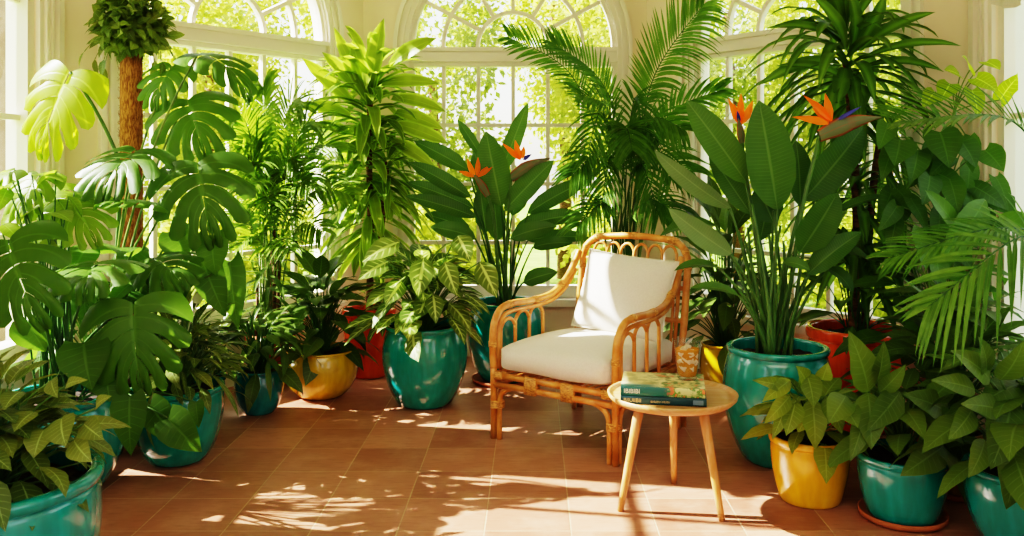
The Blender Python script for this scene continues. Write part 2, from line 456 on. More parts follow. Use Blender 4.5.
SPR, TRB, SILL, WR = 2.256, 2.118, 0.42, 0.765     # arch spring line, transom underside, sill, half width
def wall(name, p0, p1, openings, th=0.14):
    u, n = frame_of(p0, p1)
    L = (p1 - p0).length
    T = lambda s, z, d: p0 + u * s + n * d + UP * z
    mb = MB()
    def quad(s0, z0, s1, z1, z0b=None, z1b=None):
        # column piece: bottom z0..z0b, top z1..z1b at s0 and s1
        z0b = z0 if z0b is None else z0b; z1b = z1 if z1b is None else z1b
        mb.add([T(s0, z0, 0), T(s1, z0b, 0), T(s1, z1b, 0), T(s0, z1, 0)], [(0, 1, 2, 3)])
        mb.add([T(s0, z0, -th), T(s1, z0b, -th), T(s1, z1b, -th), T(s0, z1, -th)], [(3, 2, 1, 0)])
    def rev(a, b):
        mb.add([T(a[0], a[1], 0), T(b[0], b[1], 0), T(b[0], b[1], -th), T(a[0], a[1], -th)], [(0, 1, 2, 3)])
    s = 0.0
    for (c, hw, z0, z1, arch) in sorted(openings):
        quad(s, 0, c - hw, CH)
        quad(c - hw, 0, c + hw, z0)
        rev((c - hw, z0), (c + hw, z0)); rev((c - hw, z0), (c - hw, z1)); rev((c + hw, z0), (c + hw, z1))
        if arch:
            K = 32
            pts = [(c - hw * math.cos(math.pi * k / K), z1 + hw * math.sin(math.pi * k / K)) for k in range(K + 1)]
            for a, b in zip(pts, pts[1:]):
                quad(a[0], a[1], b[0], CH, b[1], CH); rev(a, b)
        else:
            quad(c - hw, z1, c + hw, CH); rev((c - hw, z1), (c + hw, z1))
        s = c + hw
    quad(s, 0, L, CH)
    mb.add([T(0, 0, 0), T(0, CH, 0), T(0, CH, -th), T(0, 0, -th)], [(0, 1, 2, 3)])
    mb.add([T(L, 0, 0), T(L, CH, 0), T(L, CH, -th), T(L, 0, -th)], [(0, 1, 2, 3)])
    o = mb.build(name, CREAM, smooth=False)
    tag(o, kind='structure')
    return o

class WM:
    """mesh builder in a wall's own (s, z, d) coordinates"""
    def __init__(s, p0, u, n): s.p0, s.u, s.n, s.mb = p0, u, n, MB()
    def T(s, a, z, d): return s.p0 + s.u * a + s.n * d + UP * z
    def rect(s, s0, s1, z0, z1, d0, d1):
        c = [s.T(a, z, d) for d in (d0, d1) for z in (z0, z1) for a in (s0, s1)]
        s.mb.add(c, [(0, 1, 3, 2), (4, 6, 7, 5), (0, 4, 5, 1), (2, 3, 7, 6), (0, 2, 6, 4), (1, 5, 7, 3)])
    def bar(s, a, b, w, d0, d1):
        dx, dz = b[0] - a[0], b[1] - a[1]; l = math.hypot(dx, dz); px, pz = -dz / l * w / 2, dx / l * w / 2
        q = [(a[0] - px, a[1] - pz), (b[0] - px, b[1] - pz), (b[0] + px, b[1] + pz), (a[0] + px, a[1] + pz)]
        c = [s.T(x, z, d) for d in (d0, d1) for x, z in q]
        s.mb.add(c, [(0, 1, 2, 3), (7, 6, 5, 4), (0, 4, 5, 1), (1, 5, 6, 2), (2, 6, 7, 3), (3, 7, 4, 0)])
    def path(s, inner, outer, d0, d1):
        n = len(inner); vs = []
        for (i, o) in zip(inner, outer):
            vs += [s.T(i[0], i[1], d0), s.T(o[0], o[1], d0), s.T(o[0], o[1], d1), s.T(i[0], i[1], d1)]
        fs = []
        for k in range(n - 1):
            for j in range(4):
                j2 = (j + 1) % 4
                fs.append((k * 4 + j, k * 4 + j2, (k + 1) * 4 + j2, (k + 1) * 4 + j))
        fs.append((0, 1, 2, 3)); fs.append(tuple((n - 1) * 4 + j for j in (3, 2, 1, 0)))
        s.mb.add(vs, fs)
    def arc(s, cs, cz, r0, r1, d0, d1, a0=0.0, a1=math.pi, K=28):
        A = [a0 + (a1 - a0) * k / K for k in range(K + 1)]
        s.path([(cs + r0 * math.cos(a), cz + r0 * math.sin(a)) for a in A], [(cs + r1 * math.cos(a), cz + r1 * math.sin(a)) for a in A], d0, d1)
    def hoop(s, c, r0, r1, zb, zs, d0, d1):
        K = 36
        A = [math.pi * k / K for k in range(K + 1)]
        f = lambda r: [(c + r, zb)] + [(c + r * math.cos(a), zs + r * math.sin(a)) for a in A] + [(c - r, zb)]
        s.path(f(r0), f(r1), d0, d1)

def arched_window(name, p0, p1, c):
    u, n = frame_of(p0, p1)
    root = tag(empty(name, p0), kind='structure')
    def W(): return WM(V((0, 0, 0)), u, n)
    w = W()                                        # moulded casing on the wall
    w.hoop(c, WR - 0.005, WR + 0.105, SILL, SPR, 0.0, 0.022)
    w.hoop(c, WR + 0.075, WR + 0.105, SILL, SPR, 0.02, 0.045)
    w.hoop(c, WR + 0.03, WR + 0.05, SILL, SPR, 0.02, 0.034)
    w.mb.build('casing', TRIMW, root, smooth=False)
    w = W()                                        # outer sash
    w.hoop(c, WR - 0.04, WR, SILL, SPR, -0.09, -0.02)
    w.hoop(c, WR - 0.015, WR, SILL, SPR, -0.14, 0.0)
    w.rect(c - WR, c + WR, SILL, SILL + 0.09, -0.09, -0.02)
    w.mb.build('window_frame', TRIMW, root, smooth=False)
    w = W()
    w.rect(c - WR, c + WR, TRB, SPR, -0.10, -0.005)
    w.rect(c - WR, c + WR, TRB + 0.03, TRB + 0.055, -0.01, 0.03)
    w.rect(c - WR, c + WR, SPR - 0.03, SPR, -0.01, 0.012)
    w.mb.build('transom', TRIMW, root, smooth=False)
    w = W()                                        # glazing bars
    d0, d1, b = -0.075, -0.035, 0.028
    for k in range(1, 6):
        s = c - WR + k * 2 * WR / 6
        w.rect(s - b / 2, s + b / 2, SILL + 0.05, TRB, d0, d1)
    for z in (1.687, 1.256, 0.825):
        w.rect(c - WR, c + WR, z - b / 2, z + b / 2, d0 - .002, d1 + .002)
    for r in (0.262, 0.515):
        w.arc(c, SPR, r - b / 2, r + b / 2, d0, d1)
    for a in (28, 58, 90, 122, 152):
        a = math.radians(a)
        w.bar((c + 0.262 * math.cos(a), SPR + 0.262 * math.sin(a)), (c + WR * math.cos(a), SPR + WR * math.sin(a)), b, d0 - .001, d1 + .001)
    w.mb.build('glazing_bar', TRIMW, root, smooth=False)
    w = W()
    w.rect(c - WR - 0.12, c + WR + 0.12, SILL - 0.05, SILL, -0.02, 0.075)
    w.mb.build('window_sill', TRIMW, root, smooth=False)
    w = W()
    K = 32
    pts = [(c - WR + 0.01, SILL), (c + WR - 0.01, SILL)] + [(c + (WR - .01) * math.cos(math.pi * k / K), SPR + (WR - .01) * math.sin(math.pi * k / K)) for k in range(K + 1)]
    w.mb.add([w.T(x, z, -0.055) for x, z in pts], [tuple(range(len(pts)))])
    w.mb.build('pane', GLASS, root, smooth=False)
    return root

def square_window(name, p0, p1, c, hw, z0, z1, cols, rows):
    u, n = frame_of(p0, p1)
    root = tag(empty(name, p0), kind='structure')
    def W(): return WM(V((0, 0, 0)), u, n)
    w = W()
    for k, (a, b2, d) in enumerate(((0.0, 0.19, 0.02), (0.14, 0.19, 0.045), (0.04, 0.06, 0.035), (0.09, 0.11, 0.035))):
        w.rect(c - hw - b2, c - hw - a, z0, z1 + b2, 0.0, d)
        w.rect(c + hw + a, c + hw + b2, z0, z1 + b2, 0.0, d)
        w.rect(c - hw - a, c + hw + a, z1 + a, z1 + b2, 0.0, d)
    w.mb.build('casing', TRIMW, root, smooth=False)
    w = W()
    for s in (c - hw, c + hw - 0.06): w.rect(s, s + 0.06, z0, z1, -0.12, -0.01)
    for z in (z0, z1 - 0.06): w.rect(c - hw, c + hw, z, z + 0.06, -0.119, -0.011)
    w.mb.build('window_frame', TRIMW, root, smooth=False)
    w = W()
    for k in range(1, cols):
        s = c - hw + 2 * hw * k / cols
        w.rect(s - 0.014, s + 0.014, z0, z1, -0.085, -0.045)
    for k in range(1, rows):
        z = z0 + (z1 - z0) * k / rows
        w.rect(c - hw, c + hw, z - 0.014, z + 0.014, -0.083, -0.047)
    w.mb.build('glazing_bar', TRIMW, root, smooth=False)
    w = W(); w.rect(c - hw - 0.27, c + hw + 0.27, z0 - 0.05, z0, -0.02, 0.07)
    w.mb.build('window_sill', TRIMW, root, smooth=False)
    w = W()
    w.mb.add([w.T(c - hw, z0, -0.065), w.T(c + hw, z0, -0.065), w.T(c + hw, z1, -0.065), w.T(c - hw, z1, -0.065)], [(0, 1, 2, 3)])
    w.mb.build('pane', GLASS, root, smooth=False)

def along(p0, p1, q): return (V((q[0], q[1], 0)) - p0).dot((p1 - p0).normalized())
cL = along(*WALLS['bay_left'], (-1.912, 5.647)); cC = -0.146 + 1.24; cR = along(*WALLS['bay_right'], (1.59, 5.547))
wall('wall_bay_left', *WALLS['bay_left'], [(cL, WR, SILL, SPR, True)])
wall('wall_bay_back', *WALLS['bay_back'], [(cC, WR, SILL, SPR, True)])
wall('wall_bay_right', *WALLS['bay_right'], [(cR, WR, SILL, SPR, True)])
arched_window('window_1', *WALLS['bay_left'], cL)
arched_window('window_2', *WALLS['bay_back'], cC)
arched_window('window_3', *WALLS['bay_right'], cR)
SQ_Z0, SQ_Z1 = 0.45, 2.82
lw_c = (3.68 + 4.55) / 2 - RY; lw_h = (4.55 - 3.68) / 2
wall('wall_left', *WALLS['left'], [(lw_c, lw_h, SQ_Z0, SQ_Z1, False), (2.2, 0.9, SQ_Z0, SQ_Z1, False)])
square_window('window_4', *WALLS['left'], lw_c, lw_h, SQ_Z0, SQ_Z1, 2, 4)
square_window('fill_window_5', *WALLS['left'], 2.2, 0.9, SQ_Z0, SQ_Z1, 3, 4)  # unseen window, added to let more fill light into the room
rw_c = 4.679 - (2.5 + 4.42) / 2; rw_h = (4.42 - 2.5) / 2
wall('wall_right', *WALLS['right'], [(rw_c, rw_h, SQ_Z0, SQ_Z1, False), (4.6, 0.9, SQ_Z0, SQ_Z1, False)])
square_window('window_6', *WALLS['right'], rw_c, rw_h, SQ_Z0, SQ_Z1, 3, 4)
square_window('fill_window_7', *WALLS['right'], 4.6, 0.9, SQ_Z0, SQ_Z1, 3, 4)  # unseen side window opposite, also put in for fill light
wall('wall_rear', *WALLS['rear'], [(1.25, 0.6, 0.8, 2.6, False), (3.55, 0.6, 0.8, 2.6, False)])
square_window('fill_window_8', *WALLS['rear'], 1.25, 0.6, 0.8, 2.6, 3, 4)  # added rear window, out of view, lights the plants from the front
square_window('fill_window_9', *WALLS['rear'], 3.55, 0.6, 0.8, 2.6, 3, 4)  # its twin, likewise unseen and added for frontal fill
def plan_slab(name, z0, z1, mat, grow=0.14):
    pts = [V((LW - grow, RY - grow, 0)), V((LW - grow, 4.77 + .05, 0)), V((-1.24 - .07, 6.5 + grow, 0)), V((0.83 + .07, 6.5 + grow, 0)), V((RW + grow, 4.679 + .05, 0)), V((RW + grow, RY - grow, 0))]
    mb = MB(); k = len(pts)
    mb.add([p + UP * z0 for p in pts] + [p + UP * z1 for p in pts],
           [tuple(range(k)), tuple(range(2 * k - 1, k - 1, -1))] + [(i, i + k, (i + 1) % k + k, (i + 1) % k) for i in range(k)])
    return tag(mb.build(name, mat, smooth=False), kind='structure')
plan_slab('floor', -0.08, 0.0, floor_mat())
plan_slab('ceiling', CH, CH + 0.1, CEIL)
for nm in ('bay_left', 'bay_back', 'bay_right', 'left', 'right'):
    p0, p1 = WALLS[nm]; u, n = frame_of(p0, p1); L = (p1 - p0).length
    w = WM(V((0, 0, 0)) + p0, u, n)
    w.rect(0.01, L - 0.01, 0.0, 0.13, 0.0, 0.016); w.rect(0.01, L - 0.01, 0.13, 0.15, 0.0, 0.01)
    tag(w.mb.build('baseboard_' + nm, TRIMW, smooth=False), kind='structure')

# ------------------------------------------------------------------ leaves
def prof_fn(pts):
    def f(s):
        for (a, x), (b, y) in zip(pts, pts[1:]):
            if s <= b:
                t = (s - a) / (b - a); t = t * t * (3 - 2 * t) * 0.4 + t * 0.6
                return x + (y - x) * t
        return pts[-1][1]
    return f
PROF = {
    'lance': prof_fn([(0, .05), (.12, .5), (.35, 1), (.6, .85), (.82, .42), (.94, .14), (1, 0)]),
    'paddle': prof_fn([(0, .12), (.07, .5), (.25, .92), (.45, 1), (.68, .88), (.86, .55), (.95, .26), (1, 0)]),
    'strap': prof_fn([(0, .38), (.2, .78), (.45, 1), (.75, .78), (.92, .32), (1, 0)]),
    'leaflet': prof_fn([(0, .3), (.12, .9), (.35, 1), (.7, .7), (.92, .25), (1, 0)]),
    'heart': prof_fn([(0, .62), (.06, .85), (.22, 1), (.45, .88), (.7, .55), (.88, .22), (1, 0)]),
    'ovate': prof_fn([(0, .06), (.08, .5), (.28, 1), (.5, .95), (.74, .6), (.9, .24), (1, 0)]),
}
def leaf(mb, A, B, W, nrm, bow=0.0, prof='lance', n=8, m=2, fold=0.22, wave=0.0, lobe=0.0, rnd=None, bowv=None, curl=0.0):
    A, B = V(A), V(B); L = (B - A).length
    if L < 1e-6: return
    d = (B - A) / L
    nrm = V(nrm); nrm = nrm - d * nrm.dot(d)
    nrm = nrm.normalized() if nrm.length > 1e-5 else d.orthogonal().normalized()
    M = (A + B) / 2 + (bowv if bowv is not None else nrm * (bow * L * 2))
    rnd = U(0, 1) if rnd is None else rnd
    pf = PROF[prof]; vs, uv, fs = [], [], []
    ph = U(0, 6.28); fq = U(2.2, 3.6)
    k = 2 * m + 1
    for i in range(n + 1):
        s = i / n
        c = A * (1 - s) ** 2 + M * (2 * s * (1 - s)) + B * s * s
        tg = ((M - A) * (1 - s) + (B - M) * s).normalized()
        side = tg.cross(nrm).normalized(); nn = side.cross(tg).normalized()
        hw = W / 2 * pf(s)
        for j in range(k):
            t = (j - m) / m
            p = c + side * (hw * t * (1 - 0.25 * fold * abs(t))) + nn * (hw * fold * abs(t) - hw * curl * t * t)
            if wave: p = p + nn * (wave * W * abs(t) * math.sin(ph + s * fq * 6.28 + (1.3 if t > 0 else 0)))
            if lobe and s < 0.34: p = p - tg * (lobe * L * abs(t) ** 1.4 * (1 - s / 0.34))
            vs.append(p); uv.append((t * .5 + .5, s))
    for i in range(n):
        for j in range(k - 1):
            a = i * k + j
            fs.append((a, a + 1, a + 1 + k, a + k))
    mb.add(vs, fs, uv, rnd)

def monstera(mb, A, B, W, nrm, bow=0.08, rnd=None, lobes=6, seed=0, cut=0.5):
    """split leaf: heart outline, each side a row of broad fingers parted by slots that reach inwards to the blade's middle"""
    A, B = V(A), V(B); L = (B - A).length; d = (B - A) / L
    nrm = V(nrm); nrm = (nrm - d * nrm.dot(d)).normalized()
    M = (A + B) / 2 + nrm * (bow * L * 2)
    rnd = U(0, 1) if rnd is None else rnd
    rr = random.Random(seed * 13 + 5)
    C = lambda s: A * (1 - s) ** 2 + M * (2 * s * (1 - s)) + B * s * s
    Tg = lambda s: ((M - A) * (1 - s) + (B - M) * s).normalized()
    reach = prof_fn([(0, .80), (.15, 1.0), (.35, 1.02), (.6, .86), (.82, .55), (1, .25)])
    for sd in (-1, 1):
        for q in range(lobes):
            q0, q1 = q / lobes, (q + 1) / lobes
            cutq = cut + rr.uniform(-.08, .12) if q > 0 else 0.62
            K, TT = 4, 7
            vs, uv, fs = [], [], []
            for i in range(K + 1):
                for j in range(TT + 1):
                    t = j / TT
                    loc = i / K - 0.5
                    shrink = 1.0
                    if t > cutq: shrink = 1 - 0.20 * min(1, (t - cutq) / 0.15)
                    if q == 0: shrink = 1 - 0.1 * t
                    sq = (q0 + q1) / 2 + loc * (q1 - q0) * shrink
                    sq = min(max(sq, 0), 1)
                    # where on the midrib, and which way the vein runs there: back at the base, forward to the tip
                    sm = sq * 0.93
                    ang = math.radians(128 - 118 * sq ** 0.8)
                    tipround = 1 - 0.22 * (2 * abs(loc)) ** 2.4 if q > 0 else 1 - 0.06 * (2 * abs(loc)) ** 2
                    r = W / 2 * 1.22 * reach(sq) * tipround * t
                    tg = Tg(sm); side = tg.cross(nrm).normalized() * sd; nn = side.cross(tg).normalized() * sd
                    if nn.dot(nrm) < 0: nn = -nn
                    # fingers sweep towards the tip as they go out
                    ang2 = ang - math.radians(26) * t
                    p = C(sm) + side * (r * math.sin(ang2)) + tg * (r * math.cos(ang2)) + nn * (W * (0.10 * t - 0.20 * t * t))
                    p = p + nn * (0.012 * W * math.sin(q * 2.1 + sd))
                    vs.append(p); uv.append((0.5 + sd * 0.5 * t, sq))
            for i in range(K):
                for j in range(TT):
                    a = i * (TT + 1) + j
                    fs.append((a, a + 1, a + TT + 2, a + TT + 1) if sd > 0 else (a + TT + 1, a + TT + 2, a + 1, a))
            mb.add(vs, fs, uv, rnd)

def stemcurve(mb, a, b, r0, r1, sag=0.0, k=6, n=8, lean=None):
    a, b = V(a), V(b)
    m = (a + b) / 2
    if lean is None: m = V((a.x + (b.x - a.x) * 0.25, a.y + (b.y - a.y) * 0.25, a.z + (b.z - a.z) * 0.62)) + UP * sag
    else: m = m + V(lean)
    tube(mb, bez(a, m, b, n), r0, k, r1, rnd=U(0, 1))

def bush(fol, stm, c, n, H, Rr, L, W, prof='lance', fold=0.2, wave=0.03, lobe=0.0, up0=0.8, up1=-0.55, bow=0.1, sr=0.004, squash=1.0, inner=0.0, lowz=0.12, az0=None, curl=0.0, face=0.0):
    c = V(c)
    for i in range(n):
        f = (i + 0.5) / n
        az = i * 2.39996 + U(-.25, .25)
        out = V((math.cos(az), math.sin(az) * squash, 0))
        if face: out = (out + V((0, -face, 0)))
        r = Rr * (inner + (1 - inner) * math.sqrt(f)) * U(.7, 1.1)
        h = H * (1 - (1 - lowz) * f ** 1.25) * U(.85, 1.1)
        ll = L * U(.75, 1.15)
        A = c + out * (r * 0.62) + UP * h
        e = up0 + (up1 - up0) * f + U(-.2, .2)
        dr = (out.normalized() * math.cos(e) + UP * math.sin(e)).normalized()
        dr = (dr + V((U(-.2, .2), U(-.2, .2), U(-.1, .1)))).normalized()
        B = A + dr * ll
        nr = UP + V((U(-.35, .35), U(-.35, .35), 0)) + out * 0.25
        leaf(fol, A, B, W * U(.8, 1.15) * ll / L, nr, bow * U(.6, 1.4), prof, fold=fold, wave=wave, lobe=lobe, curl=curl)
        b = c + V((out.x * 0.03 + U(-.02, .02), out.y * 0.03 + U(-.02, .02), -0.01))
        stemcurve(stm, b, A, sr, sr * 0.7)

def dome(fol, stm, c, n, Rr, z0, H, L, W, prof='ovate', e0=-.15, e1=1.3, droop=.55, fold=.18, wave=.02, lobe=0.0, bow=.1, sr=.004, curl=.08, m=2):
    """leaves set like shingles over a rounded crown, faces outward, tips hanging"""
    c = V(c)
    for i in range(n):
        f = (i + .5) / n
        az = i * 2.39996 + U(-.3, .3)
        e = e0 + (e1 - e0) * f ** .8 + U(-.12, .12)
        k = U(.62, 1.0)
        d = V((math.cos(e) * math.cos(az), math.cos(e) * math.sin(az), math.sin(e)))
        A = c + V((d.x * Rr * k, d.y * Rr * k, z0 + d.z * H * k))
        h = V((math.cos(az), math.sin(az), 0))
        dr = (h * U(.5, .9) + UP * (.55 * math.sin(e) - droop * U(.5, 1.4)) + V((U(-.35, .35), U(-.35, .35), 0))).normalized()
        ll = L * U(.7, 1.15)
        leaf(fol, A, A + dr * ll, W * ll / L * U(.85, 1.15), d + UP * .45 + V((U(-.3, .3), U(-.3, .3), 0)), bow * U(.5, 1.4), prof, n=8, m=m, fold=fold, wave=wave, lobe=lobe, curl=curl)
        stemcurve(stm, c + V((d.x * .03, d.y * .03, -.01)), A, sr, sr * .7)

def frond(root, mat, smat, pts, nl=26, L=0.3, W=0.022, t0=0.22, nrm=V((0, -1, .4)), droop=0.25, vee=0.3, r=0.006, ang0=40, ang1=62, name='frond', Lp=None, side_droop=(0, 0), fold=0.35):
    """one palm frond: rachis and its two rows of leaflets"""
    pts = [V(p) for p in pts]
    sp = catmull(pts, 8) if len(pts) > 3 else bez(pts[0], pts[1], pts[2], 20)
    mb = MB()
    tube(mb, sp, r, 6, r * 0.35, rnd=0.4, mi=1)
    n = len(sp) - 1
    def at(t):
        x = t * n; i = min(int(x), n - 1); g = x - i
        return sp[i] * (1 - g) + sp[i + 1] * g, (sp[min(i + 2, n)] - sp[max(i - 1, 0)]).normalized()
    for k in range(nl):
        g = (k + 0.5) / nl
        t = t0 + (1 - t0) * g
        c, tg = at(t)
        nn = (nrm - tg * nrm.dot(tg)).normalized(); sd = tg.cross(nn).normalized()
        a = math.radians(ang0 + (ang1 - ang0) * g)
        ll = L * (0.55 + 1.1 * g if g < 0.35 else 0.935 + 0.1 * math.sin((g - .35) * 3) if g < 0.65 else 1.02 - 1.3 * (g - 0.65) ** 1.3 * 1.6)
        for sgn, sdd in ((-1, side_droop[0]), (1, side_droop[1])):
            dr = (sd * sgn * math.cos(a) + tg * math.sin(a) + nn * vee + V((U(-.06, .06), U(-.06, .06), U(-.06, .06)))).normalized()
            l2 = ll * U(.88, 1.08)
            B = c + dr * l2 + UP * (-(droop + sdd) * l2)
            M = c + dr * l2 * 0.55 + UP * (0.05 * l2)
            leaf(mb, c, B, W, nn, bowv=(M - (c + B) / 2) * 1.0, prof='leaflet', n=6, m=1, fold=fold, rnd=U(0, 1))
    return mb.build(name, [mat, smat], root, origin=root.location, clamp=True)

def rosette(fol, c, axis_h, n, L, W, e0, e1, droop=0.5, prof='strap', r0=0.03, wave=0.02, fold=0.28):
    """strap leaves set spirally along a length axis_h of cane, the lowest hanging"""
    c = V(c)
    for i in range(n):
        f = (i + .5) / n
        az = i * 2.39996 + U(-.3, .3)
        e = e0 + (e1 - e0) * f + U(-.15, .15)
        out = V((math.cos(az), math.sin(az), 0))
        A = c + UP * (axis_h * f) + out * r0
        ll = L * U(.75, 1.12)
        dr = out * math.cos(e) + UP * math.sin(e)
        M = A + dr * ll * 0.55
        B = A + dr * ll * 0.92 + UP * (-droop * ll * math.cos(e)) * U(.6, 1.3)
        nr = (UP * math.cos(e) - out * math.sin(e))
        leaf(fol, A, B, W * U(.8, 1.15), nr, bowv=(M - (A + B) / 2), prof=prof, n=9, m=2, fold=fold, wave=wave)

# ------------------------------------------------------------------ pots
def potprof(kind, R, h):
    """outer outline (radius, height) of a pot of rim radius R and height h"""
    if kind == 'urn':       # tall, bellied, narrow foot, rolled rim
        o = [(.62, 0), (.74, .05), (.93, .22), (1.06, .42), (1.11, .60), (1.09, .76), (1.02, .90), (.97, .945)]
        lip = [(1.03, .955), (1.05, .975), (1.03, 1.0)]
    elif kind == 'bowl':
        o = [(.50, 0), (.66, .05), (.86, .25), (.98, .5), (1.03, .72), (1.01, .9), (.985, .93)]
        lip = [(1.03, .94), (1.05, .97), (1.03, 1.0)]
    elif kind == 'round':   # squat globe, closing a little at the rim
        o = [(.48, 0), (.66, .04), (.90, .22), (1.04, .45), (1.08, .65), (1.04, .85), (.99, .95)]
        lip = [(1.01, .97), (1.0, 1.0)]
    elif kind == 'tub':
        o = [(.70, 0), (.78, .03), (.88, .25), (.97, .55), (1.0, .8), (.985, .88)]
        lip = [(1.03, .90), (1.05, .94), (1.04, 1.0)]
    else:                   # flower pot with a band
        o = [(.66, 0), (.68, .02), (.88, .74)]
        lip = [(1.0, .75), (1.0, 1.0)]
    return [(r * R, z * h) for r, z in o + lip] + [(0.93 * R, h), (0.91 * R, h * 0.95), (0.9 * R, h * 0.8)]

def smooth_prof(p, k=3):
    pts = catmull([V((r, 0, z)) for r, z in p], k)
    return [(max(q.x, 0.001), q.z) for q in pts]

def potted(name, loc, kind, R, h, mat, label, cat='plant', z0=0.0, group=None):
    root = empty(name, (loc[0], loc[1], z0))
    tag(root, label, cat, group)
    mb = MB()
    pr = potprof(kind, R, h)
    lathe(mb, smooth_prof(pr, 3) if kind != 'pot' else pr, (0, 0, 0), 56)
    mb.build('pot', mat, root)
    mb = MB()
    K = 40; rings = 6
    vs = [V((0, 0, h * 0.9 + .012))]; fs = []
    for i in range(1, rings + 1):
        for j in range(K):
            a = 2 * math.pi * j / K; r = 0.905 * R * i / rings
            vs.append(V((math.cos(a) * r, math.sin(a) * r, h * 0.9 + U(-.006, .01) + .012 * (1 - i / rings))))
    for j in range(K): fs.append((0, 1 + j, 1 + (j + 1) % K))
    for i in range(rings - 1):
        for j in range(K):
            a = 1 + i * K + j; b = 1 + i * K + (j + 1) % K
            fs.append((a, b, b + K, a + K))
    mb.add(vs, fs); mb.build('soil', SOIL, root)
    root['top'] = h * 0.9 + z0
    return root

def saucer(loc, R, label):
    mb = MB()
    lathe(mb, [(R * .86, 0), (R * .98, .012), (R, .03), (R * .97, .032), (R * .93, .014), (0.0, .012)], (0, 0, 0), 48)
    o = mb.build('plant_saucer', TERRA); o.location = (loc[0], loc[1], 0)
    return tag(o, label, 'saucer')

def finish(root, fol=None, fmat=None, stm=None, smat=None, fname='foliage', sname='stem'):
    if fol and fol.v: fol.build(fname, fmat, root, origin=root.location, clamp=True)
    if stm and stm.v: stm.build(sname, smat, root, origin=root.location, clamp=True)

def soil_pt(root, jx=0.0, jy=0.0):
    return V((root.location.x + jx, root.location.y + jy, root['top'] + 0.01))

exec_plants = True
# 1  pot at the near left corner
p = potted('potted_aglaonema', (-1.535, 2.5), 'bowl', 0.285, 0.52, TEAL, 'big teal glazed pot nearest the camera, of small pale veined pointed leaves')
f, s = MB(), MB()
dome(f, s, soil_pt(p), 96, 0.27, 0.06, 0.22, 0.14, 0.075, lobe=.05)
bush(f, s, soil_pt(p), 36, 0.30, 0.22, 0.13, 0.062, 'ovate', up0=0.9, up1=-0.2, sr=0.0035, lowz=0.5)
for a, b, w in [((62, 418), (66, 446), 30), ((96, 408), (112, 396), 12), ((52, 380), (58, 398), 14), ((66, 386), (88, 380), 10), ((20, 392), (4, 410), 20), ((34, 412), (14, 432), 22), ((84, 424), (104, 440), 20), ((44, 430), (34, 458), 24), ((74, 440), (92, 462), 22), ((14, 436), (2, 462), 24)]:
    A = P(*a, 2.42)
    leaf(f, A, P(*b, 2.36), w / FPX * 2.4 * 1.25, (U(-.3, .3), -1, .6), .1, 'ovate', n=9, m=3, fold=.2, lobe=.05, rnd=U(.3, 1))
    stemcurve(s, soil_pt(p, U(-.05, .08)), A, .0035, .0025)
finish(p, f, L_AGLA, s, STEM_G)

# 2  monstera in the second teal pot
p = potted('potted_monstera', (-2.02, 3.80), 'urn', 0.235, 0.42, TEAL, 'tall teal urn with dark monstera leaves and trailing heart leaves, behind the nearest left pot')
f, s, fbr = MB(), MB(), MB()
o0 = soil_pt(p)
def mleaf(a, b, w, y, dya=0, dyb=0, nrm=(0, -1, .35), bow=.07, origin=None, solid=False, seed=0, rnd=None, fb=None, sr=.008, sb=None):
    A, B = P(a[0], a[1], y + dya), P(b[0], b[1], y + dyb)
    W = w / FPX * y
    if solid: leaf(fb or f, A, B, W, nrm, bow, 'heart', n=9, m=3, fold=.12, lobe=.16, rnd=rnd)
    else: monstera(fb or f, A, B, W, nrm, bow, rnd=rnd, seed=seed)
    og = (origin or o0) + V((U(-.05, .05), U(-.05, .05), 0))
    stemcurve(sb if sb is not None else s, og, A, sr, sr * .65)
mleaf((8, 240), (42, 326), 92, 3.45, 0, -.1, (-.1, -1, .45), seed=1, rnd=.25)
mleaf((133, 303), (141, 387), 96, 3.55, 0, -.05, (.1, -1, .3), seed=2, rnd=.3)
mleaf((84, 343), (92, 390), 56, 3.5, 0, -.05, (0, -1, .4), solid=True, seed=3, rnd=.15)
mleaf((106, 366), (110, 402), 48, 3.5, .05, 0, (0.2, -1, .1), solid=True, rnd=.0)
mleaf((98, 262), (84, 294), 92, 3.6, .22, -.1, (0, -.45, 1), seed=4, rnd=.6)
mleaf((40, 175), (20, 215), 60, 3.9, .1, 0, (-.2, -.6, .8), seed=5, fb=fbr, rnd=.9)
mleaf((70, 200), (95, 240), 66, 3.95, .1, 0, (.2, -.7, .7), seed=6, fb=fbr, rnd=.8)
mleaf((50, 190), (66, 228), 50, 4.05, .1, 0, (0, -.7, .8), seed=7, fb=fbr, rnd=1)
mleaf((15, 170), (-18, 192), 44, 3.8, .1, 0, (-.3, -.5, .9), seed=9, fb=fbr, rnd=.9)
mleaf((28, 320), (46, 352), 44, 3.75, 0, 0, (0, -1, .3), solid=True, rnd=.9)
for (a, b, w, y, c) in [((130, 396), (131, 456), 38, 3.5, .1), ((168, 418), (202, 452), 40, 3.55, .15), ((196, 402), (199, 428), 17, 3.7, .2), ((150, 405), (186, 448), 34, 3.6, .1)]:
    A, B = P(*a, y), P(*b, y - .02)
    leaf(f, A, B, w / FPX * y, (.05, -1, .2), .05, 'heart', n=9, m=3, fold=.12, lobe=.14, rnd=c)
    rim = V((p.location.x + .18, p.location.y - .1, .45))
    stemcurve(s, soil_pt(p, .1, -.05), A, .004, .003, sag=.12)
